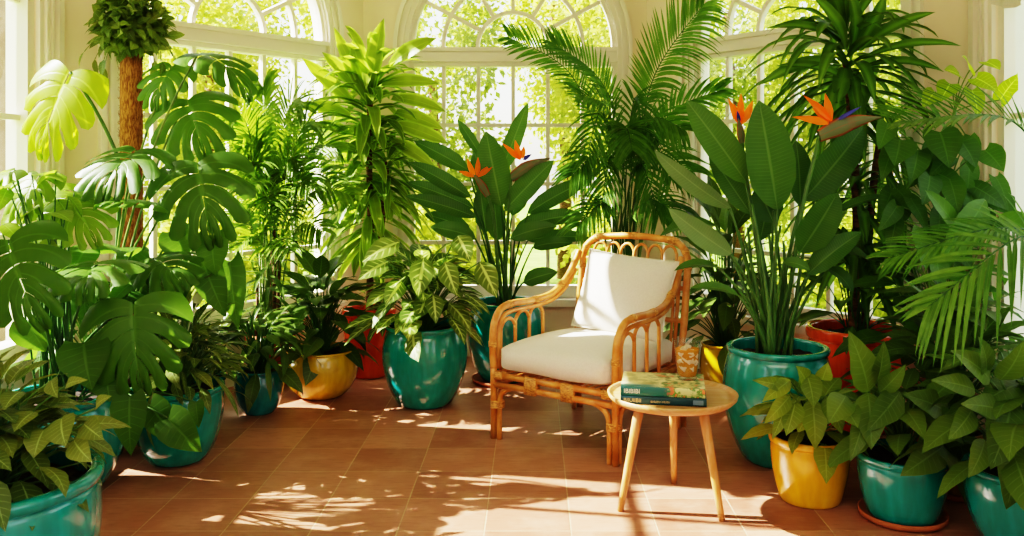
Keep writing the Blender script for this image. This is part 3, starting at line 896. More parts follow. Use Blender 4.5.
for i in range(26):
    px, py = U(-15, 88), U(168, 250); y = U(3.75, 4.2)
    A = P(px, py, y); an = U(-2.6, -0.3)
    B = A + V((math.cos(an) * .15, U(-.1, .04), math.sin(an) * .10))
    leaf(fbr, A, B, U(.075, .12), (U(-.4, .4), U(-.9, .1), 1), .08, 'ovate', n=8, m=2, fold=.15, lobe=.05, rnd=U(.55, 1))
    stemcurve(s, soil_pt(p, U(-.08, .08), U(-.08, .08)), A, .005, .003)
finish(p, f, L_MONST, s, STEM_D)
fbr.build('young_foliage', L_PHILO, p, origin=p.location, clamp=True)['label'] = 'lighter green young leaves behind the dark ones'

# 3  climbing split-leaf plant behind, mostly hidden pot
p = potted('potted_split_leaf_monstera', (-2.08, 4.29), 'pot', 0.14, 0.34, BROWNPOT, 'tall monstera with wide split leaves reaching in front of the brown coir pole')
f, s, fl = MB(), MB(), MB()
o0 = soil_pt(p)
mleaf((136, 150), (105, 188), 88, 4.1, .12, -.08, (-.1, -.55, .9), seed=11, rnd=.35)
mleaf((197, 163), (212, 238), 92, 4.15, 0, -.1, (.1, -1, .35), seed=12, rnd=.2)
mleaf((187, 100), (203, 150), 82, 4.5, .1, -.05, (.1, -.9, .5), seed=13, rnd=.6)
mleaf((172, 66), (154, 104), 56, 4.55, .1, 0, (-.2, -.9, .5), seed=14, rnd=.7)
mleaf((198, 54), (252, 104), 62, 4.4, 0, -.1, (.5, -.5, .9), seed=15, rnd=.35, bow=.16)
mleaf((160, 205), (92, 206), 42, 4.0, .1, -.1, (0, -.2, 1), seed=16, rnd=.9)
mleaf((155, 258), (182, 284), 66, 4.0, .05, -.1, (.2, -.6, .8), seed=17, rnd=.3)
mleaf((212, 236), (216, 276), 36, 4.1, 0, 0, (0, -1, .2), solid=True, rnd=.6)
mleaf((203, 262), (226, 318), 34, 4.15, 0, 0, (.2, -1, .2), solid=True, rnd=.4)
mleaf((230, 262), (238, 330), 30, 4.25, 0, 0, (.2, -1, .2), solid=True, rnd=.5)
mleaf((176, 232), (188, 262), 40, 4.2, 0, 0, (.1, -1, .3), solid=True, rnd=.5)
for i in range(14):
    px, py = U(120, 215), U(225, 300); y = U(4.1, 4.4)
    A = P(px, py, y); an = U(-2.8, -0.3)
    B = A + V((math.cos(an) * .2, U(-.12, .02), math.sin(an) * .14))
    leaf(f, A, B, U(.1, .15), (U(-.4, .4), -.7, .8), .08, 'heart', n=8, m=2, fold=.15, lobe=.1, rnd=U(.2, .8))
    stemcurve(s, o0 + V((U(-.05, .05), U(-.05, .05), 0)), A, .005, .003)
dome(f, s, o0, 40, .26, .2, .62, .26, .17, 'heart', lobe=.12, e1=1.0, droop=.8, m=3)
finish(p, f, L_MONST, s, STEM_Y)
A, B = P(70, 72, 4.25), P(38, 154, 4.2)
monstera(fl, A, B, 86 / FPX * 4.25, (-.3, -1, .15), .03, rnd=.7, seed=21)  # brighter lime colour stands in for light coming through from behind
fl.build('backlit_leaf', L_LIME, p, origin=p.location, clamp=True)['label'] = 'bright lime split leaf with light shining through'
s2 = MB(); tube(s2, bez(A, P(100, 110, 4.3), P(118, 158, 4.32), 8) + bez(P(118, 158, 4.32), P(124, 230, 4.32), o0, 8)[1:], .007, 7, .012)
s2.build('petiole', STEM_G, p, origin=p.location, clamp=True)

# 4  coir pole with a leafy ball
p = potted('coir_pole_topiary', (-2.13, 4.72), 'pot', 0.135, 0.36, BROWNPOT, 'brown coir pole rising to a round ball of small green leaves', 'topiary')
mb = MB(); K = 22
pts = [V((0, 0, .3 + (1.98 - .3) * i / K)) for i in range(K + 1)]
tube(mb, pts, .059, 20, .056)
for i in range(900):
    a, z = U(0, 6.283), U(.35, 1.97); r = .058
    q = V((math.cos(a) * r, math.sin(a) * r, z)); dd = V((math.cos(a + U(-1.2, 1.2)) * .4, math.sin(a + U(-1.2, 1.2)) * .4, U(-1, 1))).normalized()
    tube(mb, [q - dd * .012, q + V((math.cos(a), math.sin(a), 0)) * .006, q + dd * .014], .0011, 3, .0007, caps=False)
mb.build('coir_pole', COIR, p)
f = MB(); cc = V((p.location.x, p.location.y, 2.14))
for i in range(620):
    d = V((R_.gauss(0, 1), R_.gauss(0, 1), R_.gauss(0, 1))).normalized()
    A = cc + V((d.x * .17, d.y * .17, d.z * .15)) * U(.25, 1.06)
    dr = (d * .6 + V((U(-.9, .9), U(-.9, .9), U(-.9, .5)))).normalized()
    leaf(f, A, A + dr * U(.065, .105), U(.040, .058), UP * .6 + d, .1, 'ovate', n=5, m=1, fold=.2)
for i in range(14):
    a = U(0, 6.28); A = cc + V((math.cos(a) * .17, math.sin(a) * .17, -.08)); B = A + V((math.cos(a) * .06, math.sin(a) * .06, -U(.08, .14)))
    tube(f, [A, B], .002, 4)
    leaf(f, B, B + V((U(-.03, .03), U(-.03, .03), -.09)), .045, V((math.cos(a), math.sin(a), .2)), .05, 'ovate', n=5, m=1)
finish(p, f, L_TOP)

# 5  teal bowl with loose pale leaves and a white flower
p = potted('potted_peace_lily', (-1.675, 4.2), 'bowl', 0.2, 0.355, TEAL, 'wide teal bowl of fine pale green leaves under the big monstera leaf')
f, s = MB(), MB()
dome(f, s, soil_pt(p), 90, 0.24, 0.04, 0.30, 0.16, 0.06, 'lance', bow=.14)
bush(f, s, soil_pt(p), 24, 0.40, 0.2, 0.2, 0.07, 'lance', up0=1.2, up1=0.3, lowz=.5, sr=.0035)
bush(f, s, soil_pt(p), 16, 0.20, 0.4, 0.26, 0.03, 'strap', up0=0.2, up1=-1.0, lowz=.4, sr=.003, bow=.2)
finish(p, f, L_AGLA, s, STEM_G)
sp = MB(); A = P(197, 296, 4.2)
leaf(sp, A - UP * .035, A + UP * .04 + V((.005, 0, 0)), .055, (0, -1, .2), -.05, 'heart', n=7, m=2, fold=.3)
stemcurve(sp, soil_pt(p), A - UP * .035, .003, .0025)
sp.build('flower', SPATHE, p, origin=p.location)['label'] = 'small white spathe'

# 6  half hidden teal pot
p = potted('potted_fern', (-1.835, 4.83), 'tub', 0.155, 0.25, TEAL, 'teal pot half hidden between the wide teal bowl and the small blue teal pot')
f, s = MB(), MB()
dome(f, s, soil_pt(p), 70, 0.18, 0.05, 0.30, 0.17, 0.065, 'lance')
finish(p, f, L_DARK, s, STEM_D)
saucer((-1.835, 4.83), .135, 'terracotta saucer under the half hidden teal pot at left').location.z = 0
# 7  small blue teal pot
p = potted('potted_dracaena', (-1.545, 5.02), 'urn', 0.122, 0.245, TEAL_B, 'small blue teal pot of narrow dark leaves next to the yellow bowl')
f, s = MB(), MB()
dome(f, s, soil_pt(p), 60, 0.18, 0.05, 0.32, 0.19, 0.075, 'lance')
bush(f, s, soil_pt(p), 14, 0.16, 0.3, 0.26, 0.03, 'strap', up0=0.2, up1=-0.9, lowz=.4, sr=.003, bow=.2)
finish(p, f, L_DARK, s, STEM_D)
# 8  areca palm
p = potted('potted_areca_palm', (-1.66, 5.62), 'pot', 0.155, 0.34, TERRA, 'feathery light green palm in a terracotta pot before the left arched window')
root = p; o0 = soil_pt(p)
tips = [(232, 120, 5.4), (300, 108, 5.55), (262, 92, 5.6), (338, 150, 5.5), (214, 165, 5.2), (350, 196, 5.35), (245, 190, 5.1), (310, 190, 5.2), (282, 140, 5.7), (226, 220, 5.2), (322, 232, 5.25), (270, 205, 5.1), (290, 250, 5.1), (248, 150, 5.45),
        (318, 128, 5.5), (240, 135, 5.6), (330, 180, 5.3), (258, 170, 5.3), (298, 165, 5.35), (236, 250, 5.1)]
for k, (x, y, d) in enumerate(tips):
    B = P(x, y, d); c0 = o0 + V((U(-.05, .05), U(-.05, .05), 0))
    M = V((c0.x + (B.x - c0.x) * .2, c0.y + (B.y - c0.y) * .2, B.z + .24))
    frond(root, L_ARECA, STEM_Y, [c0, M, B], nl=26, L=.27, W=.021, t0=.40, nrm=V((U(-.3, .3), -.8, .7)), droop=.28, vee=.25, r=.006)
f, s = MB(), MB()
for i in range(5):
    c0 = o0 + V((U(-.07, .07), U(-.07, .07), .25 + .1 * i))
    tube(s, [o0 + V((c0.x - o0.x, c0.y - o0.y, -.03)), c0 + UP * .1], .012, 8, .009)
rosette(f, o0 + V((.02, -.1, .1)), .85, 90, .34, .04, -.3, .9, .5)
finish(p, f, L_DARK, s, BARK, fname='foliage')
# 9  yellow bowl
p = potted('potted_prayer_plant', (-1.279, 5.38), 'round', 0.205, 0.285, MUSTARD, 'squat mustard yellow bowl of dark green leaves beside the red orange pot')
f, s = MB(), MB()
dome(f, s, soil_pt(p), 74, 0.21, 0.07, 0.36, 0.20, 0.11)
bush(f, s, soil_pt(p), 12, 0.46, 0.22, 0.24, 0.11, 'ovate', up0=1.0, up1=0.1, lowz=.6, sr=.004)
finish(p, f, L_DARK, s, STEM_D)
# 10 red pot with striped corn plant
p = potted('potted_corn_plant', (-1.09, 5.92), 'tub', 0.17, 0.45, RED, 'tall corn plant with striped strap leaves in the red orange pot by the bay corner')
f, s = MB(), MB(); o0 = soil_pt(p)
t1 = [o0 - UP * .03, o0 + V((.01, 0, .5)), o0 + V((.0, 0, 1.1)), o0 + V((.02, -.02, 1.66))]
tube(s, catmull(t1, 6), .024, 10, .018)
t2 = [o0 + V((.05, .03, -.03)), o0 + V((.08, .0, .5)), o0 + V((.12, 0, 1.0))]
tube(s, catmull(t2, 6), .02, 10, .016)
rosette(f, o0 + V((0, 0, .45)), .45, 56, .42, .08, -.5, .2, .5)
rosette(f, o0 + V((0, 0, .8)), .45, 70, .48, .082, -.1, .6, .5)
rosette(f, o0 + V((.0, 0, 1.15)), .40, 64, .5, .085, 0, .7, .5)
rosette(f, o0 + V((.02, -.02, 1.45)), .2, 24, .46, .078, .1, .95, .5)
rosette(f, o0 + V((.12, 0, .75)), .3, 34, .42, .066, -.3, .8, .5)
A = o0 + V((.02, -.02, 1.66))
for a, b, w in [((373, 88), (384, 18), 16), ((366, 92), (352, 40), 15), ((368, 100), (334, 27), 12), ((390, 66), (437, 38), 15), ((382, 84), (440, 84), 13), ((360, 92), (322, 52), 13), ((352, 102), (302, 58), 13), ((350, 116), (300, 104), 13), ((392, 98), (446, 112), 13), ((396, 112), (444, 130), 13), ((396, 124), (449, 144), 14), ((348, 130), (304, 128), 12), ((352, 146), (308, 158), 13), ((392, 140), (436, 168), 13)]:
    leaf(f, P(*a, 5.85), P(*b, 5.7), w / FPX * 5.8 * 1.25, (U(-.3, .3), -1, .4), .1, 'strap', n=9, m=2, fold=.25, rnd=.8)
finish(p, f, L_DRAC, s, BARK)
# 11 big teal pot, variegated plant
p = potted('potted_variegated_zebra_plant', (-.632, 5.2), 'urn', 0.222, 0.465, TEAL, 'big bellied teal pot of leaves with cream vein patterns, left of the armchair')
f, s = MB(), MB()
dome(f, s, soil_pt(p), 90, 0.275, 0.07, 0.36, 0.23, 0.125)
bush(f, s, soil_pt(p), 14, 0.42, 0.3, 0.24, 0.12, 'ovate', up0=.7, up1=-.3, lowz=.5, sr=.005)
for a, b, w in [((424, 258), (418, 298), 26), ((445, 262), (457, 296), 22), ((480, 262), (497, 298), 24), ((402, 282), (385, 306), 22), ((433, 294), (436, 324), 20), ((400, 242), (362, 262), 24), ((388, 262), (358, 280), 22), ((458, 236), (470, 262), 24)]:
    leaf(f, P(*a, 4.93), P(*b, 4.84), w / FPX * 4.9, (U(-.2, .2), -1, .5), .1, 'ovate', n=9, m=3, fold=.15, rnd=U(.4, .9))
    stemcurve(s, soil_pt(p), P(*a, 4.93), .004, .003)
finish(p, f, L_VAR, s, STEM_G)

# ---- birds of paradise
def bop_flower(root, base, tip_sp, sepals, y, tongue=None, stalk=None):
    """beak-shaped bract, orange sepals and a blue tongue on a long stalk"""
    g = empty_child('flower', root)
    b = P(*base, y); e = P(*tip_sp, y - .04)
    mb = MB(); Lb = (e - b).length
    d = (e - b).normalized(); sd = d.cross(V((0, -1, 0))).normalized()
    K = 9
    vs, fs, uv = [], [], []
    for i in range(K + 1):
        s_ = i / K; r = .17 * Lb * (.55 + 1.1 * s_ if s_ < .3 else .88 * (1 - ((s_ - .3) / .7) ** 1.3)) + .001
        c = b + d * (Lb * s_) + UP * (.06 * Lb * math.sin(s_ * 3.14))
        for j in range(10):
            a = 2 * math.pi * j / 10
            vs.append(c + sd * (math.cos(a) * r) + V((0, 1, 0)) * (math.sin(a) * r * .55)); uv.append((.5 + .5 * math.cos(a), s_))
    for i in range(K):
        for j in range(10):
            fs.append((i * 10 + j, i * 10 + (j + 1) % 10, (i + 1) * 10 + (j + 1) % 10, (i + 1) * 10 + j))
    mb.add(vs, fs, uv, .5); mb.build('bract', BRACT, g, origin=root.location)
    for k, (a, t, w) in enumerate(sepals):
        mb = MB(); leaf(mb, P(*a, y - .01), P(*t, y - .05 + .03 * k), w / FPX * y, (U(-.3, .3), -1, .2), .05, 'lance', n=8, m=2, fold=.4, rnd=U(.2, 1))
        mb.build('sepal', SEPAL, g, origin=root.location)
    if tongue:
        mb = MB(); leaf(mb, P(*tongue[0], y - .02), P(*tongue[1], y - .05), 5 / FPX * y, (0, -1, .2), .03, 'lance', n=6, m=1, fold=.5)
        mb.build('petal', TONGUE, g, origin=root.location)
    mb = MB(); tube(mb, catmull([V(q) for q in stalk] + [b], 6), .011, 8, .009)
    mb.build('stalk', STEM_G, g, origin=root.location)
def empty_child(name, root):
    o = bpy.data.objects.new(name, None); COL.objects.link(o); o.parent = root
    return o
def paddle(f, s, o0, a, b, w, y, dya=0, dyb=0, nrm=(0, -1, .25), bow=.05, fold=.16, rnd=None, sr=.011, wave=.012):
    A, B = P(*a, y + dya), P(*b, y + dyb)
    leaf(f, A, B, w / FPX * y, nrm, bow, 'paddle', n=12, m=3, fold=fold, rnd=rnd, wave=wave)
    og = o0 + V(((A.x - o0.x) * .12 + U(-.03, .03), U(-.06, .06), -.02))
    m = og + (A - og) * .5 + V((-(A.x - og.x) * .18, 0, .03))
    tube(s, bez(og, m, A, 10), sr, 7, sr * .5, rnd=U(0, 1))

p = potted('potted_bird_of_paradise', (1.156, 4.21), 'urn', 0.228, 0.54, TEAL, 'tall bright teal pot with giant paddle leaves and large orange flowers, by the side table', 'plant')
f, s, fp = MB(), MB(), MB(); o0 = soil_pt(p); Y = 4.21
paddle(f, s, o0, (777, 209), (759, 100), 52, Y, -.05, -.1, (.1, -1, .1), .02, .1, .55)
paddle(f, s, o0, (746, 182), (686, 100), 36, Y, 0, .0, (-.3, -1, .4), .05, .25, .75)
paddle(f, s, o0, (751, 214), (709, 152), 24, Y, .12, .2, (-.4, -1, .2), .05, .2, .35)
paddle(f, s, o0, (800, 252), (838, 192), 38, Y, -.12, -.2, (.2, -1, .3), .04, .2, .4)
paddle(f, s, o0, (803, 200), (864, 126), 40, Y, .05, .1, (.5, -1, .5), .05, .22, .25)
paddle(f, s, o0, (816, 194), (868, 140), 26, Y, .12, .2, (.4, -.6, .8), .05, .3, .3)
paddle(f, s, o0, (808, 274), (862, 232), 26, Y, -.1, -.15, (.3, -.8, .8), .1, .3, .3)
paddle(f, s, o0, (837, 212), (887, 196), 14, Y, .05, .1, (0, -.6, 1), .06, .3, .4)
paddle(f, s, o0, (773, 222), (757, 186), 34, Y, .12, .15, (0, -1, .2), .05, .2, .1)
paddle(f, s, o0, (800, 206), (796, 140), 30, Y, .2, .25, (.2, -1, .2), .04, .2, .15)
paddle(f, s, o0, (721, 270), (674, 271), 16, Y, -.1, -.15, (-.1, -.5, 1), .14, .3, .5)
paddle(f, s, o0, (739, 296), (690, 288), 14, Y, -.12, -.2, (-.1, -.7, .9), .1, .3, .8)
paddle(f, s, o0, (784, 262), (810, 270), 13, Y, -.16, -.2, (0, -.9, .5), .18, .4, .9)
paddle(f, s, o0, (760, 240), (772, 180), 30, Y, .22, .28, (0, -1, .2), .04, .2, .1)
paddle(f, s, o0, (822, 252), (872, 262), 26, Y, .12, .1, (.3, -.5, 1), .12, .3, .2)
paddle(f, s, o0, (826, 268), (852, 292), 22, Y, -.02, -.1, (.3, -.7, 1), .12, .3, .2)
paddle(f, s, o0, (716, 226), (660, 236), 22, Y, .15, .2, (-.3, -.6, 1), .12, .3, .3)
paddle(fp, s, o0, (730, 208), (654, 150), 22, Y, -.05, -.1, (-.5, -.7, -.2), .06, .2, .5)
paddle(fp, s, o0, (731, 254), (668, 208), 24, Y, -.12, -.2, (-.4, -.8, .1), .08, .2, .7)
for i in range(9):
    q = o0 + V((U(-.1, .1), U(-.08, .08), -.02)); tube(s, bez(q, q + V((U(-.03, .03), 0, .3)), q + V((U(-.14, .14), U(-.06, .1), U(.5, .75))), 8), .012, 7, .006, rnd=U(0, 1))
finish(p, f, L_BOP, s, STEM_G)
fp.build('pale_leaf_underside', L_BOPP, p, origin=p.location)['label'] = 'pale grey green leaf undersides'
bop_flower(p, (819, 136), (882, 117), [((830, 124), (792, 117), 9), ((832, 122), (803, 95), 9), ((831, 123), (825, 93), 9), ((829, 122), (812, 108), 8)], Y - .02, ((834, 122), (862, 106)), [o0, P(788, 300, Y), P(802, 210, Y), P(815, 155, Y)])
bop_flower(p, (742, 143), (738, 118), [((739, 124), (728, 98), 8), ((740, 124), (741, 93), 8), ((741, 125), (753, 100), 9), ((740, 125), (734, 104), 7)], Y - .02, ((739, 124), (737, 110)), [o0, P(764, 290, Y + .05), P(750, 200, Y + .02), P(744, 160, Y)])

p = potted('potted_bird_of_paradise', (-.18, 5.74), 'urn', 0.222, 0.505, TEAL, 'dark teal pot behind the armchair with upright paddle leaves and small orange flowers', 'plant', z0=.014)
saucer((-.18, 5.74), .215, 'terracotta saucer under the dark teal pot just behind the armchair')
f, s, fp = MB(), MB(), MB(); o0 = soil_pt(p); Y = 5.72
BL = [((501, 206), (486, 131), 34, -.08, .02, .5), ((500, 175), (528, 103), 19, .1, .02, .7), ((505, 210), (554, 160), 24, -.1, .04, .45), ((528, 213), (590, 179), 20, -.05, .08, .25),
      ((480, 154), (458, 120), 12, .1, .03, .35), ((468, 170), (414, 141), 20, .05, .06, .35), ((470, 197), (408, 162), 19, 0, .07, .25), ((473, 208), (406, 182), 18, 0, .08, .2),
      ((476, 217), (405, 196), 17, -.05, .08, .25), ((475, 238), (430, 227), 20, -.1, .12, .4), ((511, 238), (557, 226), 19, -.12, .12, .5), ((516, 228), (584, 214), 20, 0, .1, .3),
      ((533, 247), (573, 243), 15, -.05, .14, .3), ((524, 282), (558, 272), 18, -.1, .12, .3), ((498, 240), (494, 196), 22, -.02, .03, .3), ((488, 200), (474, 150), 20, .12, .03, .15),
      ((512, 215), (530, 168), 22, .14, .03, .15), ((470, 230), (424, 214), 18, .08, .1, .2), ((528, 240), (590, 238), 16, .1, .12, .2), ((486, 232), (480, 186), 20, .06, .03, .2)]
for a, b, w, dy, bow, rn in BL:
    paddle(f, s, o0, a, b, w, Y, dy, dy * 1.3 - .03, (.15 * (1 if b[0] > a[0] else -1), -1, .45), bow, .2, rn, sr=.009)
finish(p, f, L_BOP, s, STEM_D)
bop_flower(p, (488, 196), (473, 174), [((475, 177), (467, 158), 6), ((477, 176), (478, 157), 6), ((478, 177), (494, 165), 7), ((474, 177), (459, 171), 5)], Y - .12, None, [o0, P(498, 270, Y - .05), P(494, 220, Y - .1)])
bop_flower(p, (511, 178), (551, 158), [((520, 160), (502, 143), 6), ((521, 159), (515, 140), 7), ((522, 159), (524, 146), 6), ((521, 160), (508, 150), 5)], Y - .12, ((523, 160), (532, 154)), [o0, P(506, 270, Y - .05), P(508, 220, Y - .1)])

# ---- kentia palm in the middle
p = potted('potted_kentia_palm', (.6, 5.92), 'tub', 0.19, 0.42, TEAL_B, 'tall dark green palm with arching fronds, standing behind the armchair')
o0 = soil_pt(p)
def fr(pts, nrm, **k):
    frond(p, k.pop('mat', L_PALM), STEM_D, [o0 + V((U(-.05, .05), U(-.05, .05), 0))] + [P(*q) for q in pts], nrm=V(nrm), **k)
fr([(604, 170, 5.8), (572, 76, 5.65), (508, 37, 5.5)], (.45, -.8, .35), nl=38, L=.22, W=.017, t0=.45, droop=.04, vee=.1, ang0=30, ang1=50)
fr([(640, 150, 5.8), (656, 72, 5.65), (704, 4, 5.5)], (-.2, -1, .2), nl=38, L=.32, W=.018, t0=.50, droop=.0, vee=.15, ang0=38, ang1=60, side_droop=(0, .5))
fr([(622, 150, 5.8), (600, 80, 5.7), (552, 43, 5.6)], (.3, -.9, .4), nl=30, L=.23, W=.019, t0=.48, droop=.05, vee=.2)
fr([(618, 170, 5.75), (608, 110, 5.55), (580, 96, 5.35)], (.2, -.7, .7), nl=26, L=.27, W=.024, t0=.4, droop=.25, vee=.15)
fr([(630, 180, 5.75), (650, 120, 5.55), (684, 130, 5.35)], (-.2, -.7, .7), nl=28, L=.28, W=.024, t0=.4, droop=.32, vee=.15)
fr([(634, 200, 5.8), (652, 156, 5.6), (692, 172, 5.4)], (-.2, -.7, .7), nl=26, L=.27, W=.024, t0=.4, droop=.35, vee=.15)
fr([(612, 200, 5.75), (598, 156, 5.5), (572, 176, 5.35)], (.2, -.7, .7), nl=24, L=.25, W=.022, t0=.4, droop=.35, vee=.15)
fr([(622, 190, 5.65), (626, 130, 5.45), (632, 150, 5.2)], (0, -.5, .9), nl=28, L=.28, W=.024, t0=.4, droop=.3, vee=.15)
for q in [(594, 140), (660, 160), (640, 128), (606, 185), (650, 195)]:
    yy = U(5.3, 5.6); fr([(620 + (q[0] - 622) * .3, 190, 5.75), (622 + (q[0] - 622) * .7, q[1] - 30, 5.6), (q[0] + (q[0] - 622) * .3, q[1] + 20, yy)], (U(-.3, .3), -.7, .6), nl=24, L=.24, W=.019, t0=.42, droop=.3, vee=.15)
fr([(616, 230, 5.7), (602, 204, 5.45), (578, 226, 5.3)], (.2, -.6, .8), nl=22, L=.23, W=.02, t0=.4, droop=.35, vee=.15)
fr([(630, 230, 5.7), (648, 200, 5.5), (676, 215, 5.35)], (-.2, -.6, .8), nl=22, L=.23, W=.02, t0=.4, droop=.35, vee=.15)
fr([(640, 190, 5.8), (668, 116, 5.7), (722, 90, 5.6)], (-.1, -.7, .6), nl=26, L=.24, W=.024, t0=.5, droop=.2, vee=.2)
st = MB()
for i in range(8):
    q = o0 + V((U(-.09, .09), U(-.09, .09), -.02)); tube(st, bez(q, q + V((U(-.05, .05), 0, .4)), q + V((U(-.16, .16), U(-.08, .05), .85)), 8), .011, 7, .006)
st.build('stem', STEM_Y, p, origin=p.location)

# ---- yellow pot right of the chair
p = potted('potted_cast_iron_plant', (1.14, 5.3), 'round', 0.135, 0.335, MUSTARD, 'mustard yellow pot behind the side table, between armchair and tall teal pot')
f, s = MB(), MB()
dome(f, s, soil_pt(p), 60, 0.26, 0.08, 0.50, 0.26, 0.10)
bush(f, s, soil_pt(p), 30, 0.75, 0.32, 0.32, 0.1, 'lance', up0=1.1, up1=.0, lowz=.5, sr=.004)
finish(p, f, L_DARK, s, STEM_D)
# ---- red pot right with tall dracaena
p = potted('potted_dragon_tree', (1.725, 4.76), 'tub', 0.245, 0.53, RED, 'tall dragon tree with bare brown canes in the glossy red orange pot at right')
f, s = MB(), MB(); o0 = soil_pt(p)
c1 = [o0 + V((-.02, 0, -.03)), P(857, 240, 4.76), P(853, 140, 4.76), P(846, 62, 4.74)]
c2 = [o0 + V((.06, .03, -.03)), P(868, 250, 4.8), P(874, 180, 4.8), P(880, 140, 4.8)]
sA, sB = MB(), MB()
tube(sA, catmull(c1, 8), .026, 10, .02); sA.build('cane', BARK, p, origin=p.location)
tube(sB, catmull(c2, 8), .022, 10, .018); sB.build('cane', BARK, p, origin=p.location)
q = P(846, 62, 4.74)
rosette(f, q + UP * (-.16), .34, 44, .62, .075, .0, .8, .75)
rosette(f, q + UP * .05, .22, 22, .56, .082, .4, 1.35, .6)
rosette(f, P(851, 125, 4.76), .36, 40, .46, .055, -.5, .3, .6)
rosette(f, P(880, 165, 4.8), .2, 36, .44, .05, -.5, 1.0, .6)
rosette(f, P(858, 215, 4.76), .18, 20, .42, .05, -.3, .6, .6)
for a, b, w in [((838, 62), (757, 86), 15), ((832, 40), (768, 28), 12), ((845, 50), (810, -6), 15), ((850, 50), (846, -14), 17), ((858, 46), (886, -8), 15), ((860, 50), (936, 12), 13), ((864, 58), (962, 46), 11), ((845, 68), (838, 104), 19), ((860, 84), (857, 112), 17), ((866, 66), (944, 72), 12), ((850, 86), (776, 66), 13)]:
    leaf(f, P(*a, 4.66), P(*b, 4.5), w / FPX * 4.6 * 1.1, (U(-.3, .3), -1, .7), .14, 'strap', n=10, m=2, fold=.25, rnd=U(.3, .9), wave=.02)
bush(f, s, o0, 30, .45, .3, .28, .09, 'lance', up0=1.0, up1=-.5, lowz=.1, sr=.004)
rosette(f, o0 + V((.02, 0, .35)), .5, 46, .46, .06, -.4, .5, .6)
finish(p, f, L_DRAC2, s, STEM_D)
# ---- yellow pot, front right
p = potted('potted_philodendron', (1.158, 3.72), 'tub', 0.162, 0.27, YELLOW, 'golden yellow pot of pointed light green leaves in front of the tall teal pot')
f, s = MB(), MB()
dome(f, s, soil_pt(p), 36, 0.17, 0.03, 0.16, 0.17, 0.095, lobe=.04)
for a, b, w in [((796, 400), (786, 436), 24), ((812, 398), (815, 450), 28), ((806, 372), (814, 408), 26), ((790, 380), (762, 402), 18), ((790, 396), (764, 424), 18), ((826, 396), (842, 434), 24), ((806, 384), (796, 366), 20), ((822, 380), (828, 362), 18), ((786, 388), (752, 380), 15), ((788, 400), (772, 440), 16)]:
    A = P(*a, 3.55)
    leaf(f, A, P(*b, 3.47), w / FPX * 3.5, (U(-.2, .2), -1, .5), .08, 'ovate', n=9, m=3, fold=.2, rnd=U(.4, 1), wave=.015)
    stemcurve(s, soil_pt(p), A, .0045, .003)
finish(p, f, L_YPHI, s, STEM_G)
# ---- teal pot with saucer
p = potted('potted_calathea', (1.462, 3.52), 'tub', 0.172, 0.245, TEAL, 'teal pot on a terracotta saucer with large ribbed leaves, right of the golden yellow pot', z0=.014)
saucer((1.462, 3.52), .168, 'terracotta saucer under the teal pot at lower right')
f, s = MB(), MB()
dome(f, s, soil_pt(p), 26, 0.2, 0.06, 0.26, 0.22, 0.11)
for a, b, w in [((868, 392), (871, 450), 34), ((846, 396), (828, 424), 30), ((842, 404), (858, 428), 26), ((868, 392), (848, 330), 34), ((880, 392), (906, 364), 20), ((900, 392), (866, 432), 30), ((950, 414), (902, 394), 32), ((944, 446), (900, 476), 34), ((876, 384), (884, 340), 20), ((930, 400), (960, 372), 26), ((922, 410), (962, 430), 26), ((866, 410), (850, 462), 22)]:
    A = P(*a, 3.36)
    leaf(f, A, P(*b, 3.26), w / FPX * 3.3, (U(-.2, .2), -1, .5), .08, 'ovate', n=10, m=3, fold=.16, rnd=U(.2, .8), wave=.02)
    stemcurve(s, soil_pt(p), A, .006, .004)
finish(p, f, L_CALA, s, STEM_G)
# ---- teal pot at the right edge
p = potted('potted_calathea', (1.79, 3.235), 'bowl', 0.2, 0.30, TEAL, 'teal pot cut by the picture edge at lower right, under broad ribbed leaves')
f, s = MB(), MB()
dome(f, s, soil_pt(p), 50, 0.27, 0.06, 0.42, 0.24, 0.13)
for a, b, w in [((1012, 400), (990, 470), 46), ((1016, 440), (1006, 510), 42), ((985, 440), (968, 478), 26), ((972, 410), (948, 440), 26), ((990, 380), (950, 350), 30), ((1000, 380), (1024, 340), 34), ((985, 376), (978, 336), 26), ((1000, 410), (960, 404), 28), ((975, 390), (930, 380), 24)]:
    A = P(*a, 3.08)
    leaf(f, A, P(*b, 2.98), w / FPX * 3.0, (U(-.2, .2), -1, .5), .08, 'ovate', n=10, m=3, fold=.16, rnd=U(.1, .7), wave=.02)
    stemcurve(s, soil_pt(p), A, .006, .004)
finish(p, f, L_CALA, s, STEM_G)
# ---- ochre pot between
p = potted('potted_ribbon_plant', (1.79, 3.78), 'tub', 0.115, 0.26, OCHRE, 'small ochre pot in the gap behind the two teal pots at lower right', z0=.014)
saucer((1.79, 3.78), .12, 'terracotta saucer under the small ochre pot')
f, s = MB(), MB()
bush(f, s, soil_pt(p), 34, 0.5, 0.26, 0.3, 0.09, 'lance', up0=1.1, up1=-0.3, lowz=.25, sr=.004)
dome(f, s, soil_pt(p), 60, .26, .1, .5, .26, .11)
finish(p, f, L_DARK, s, STEM_D)
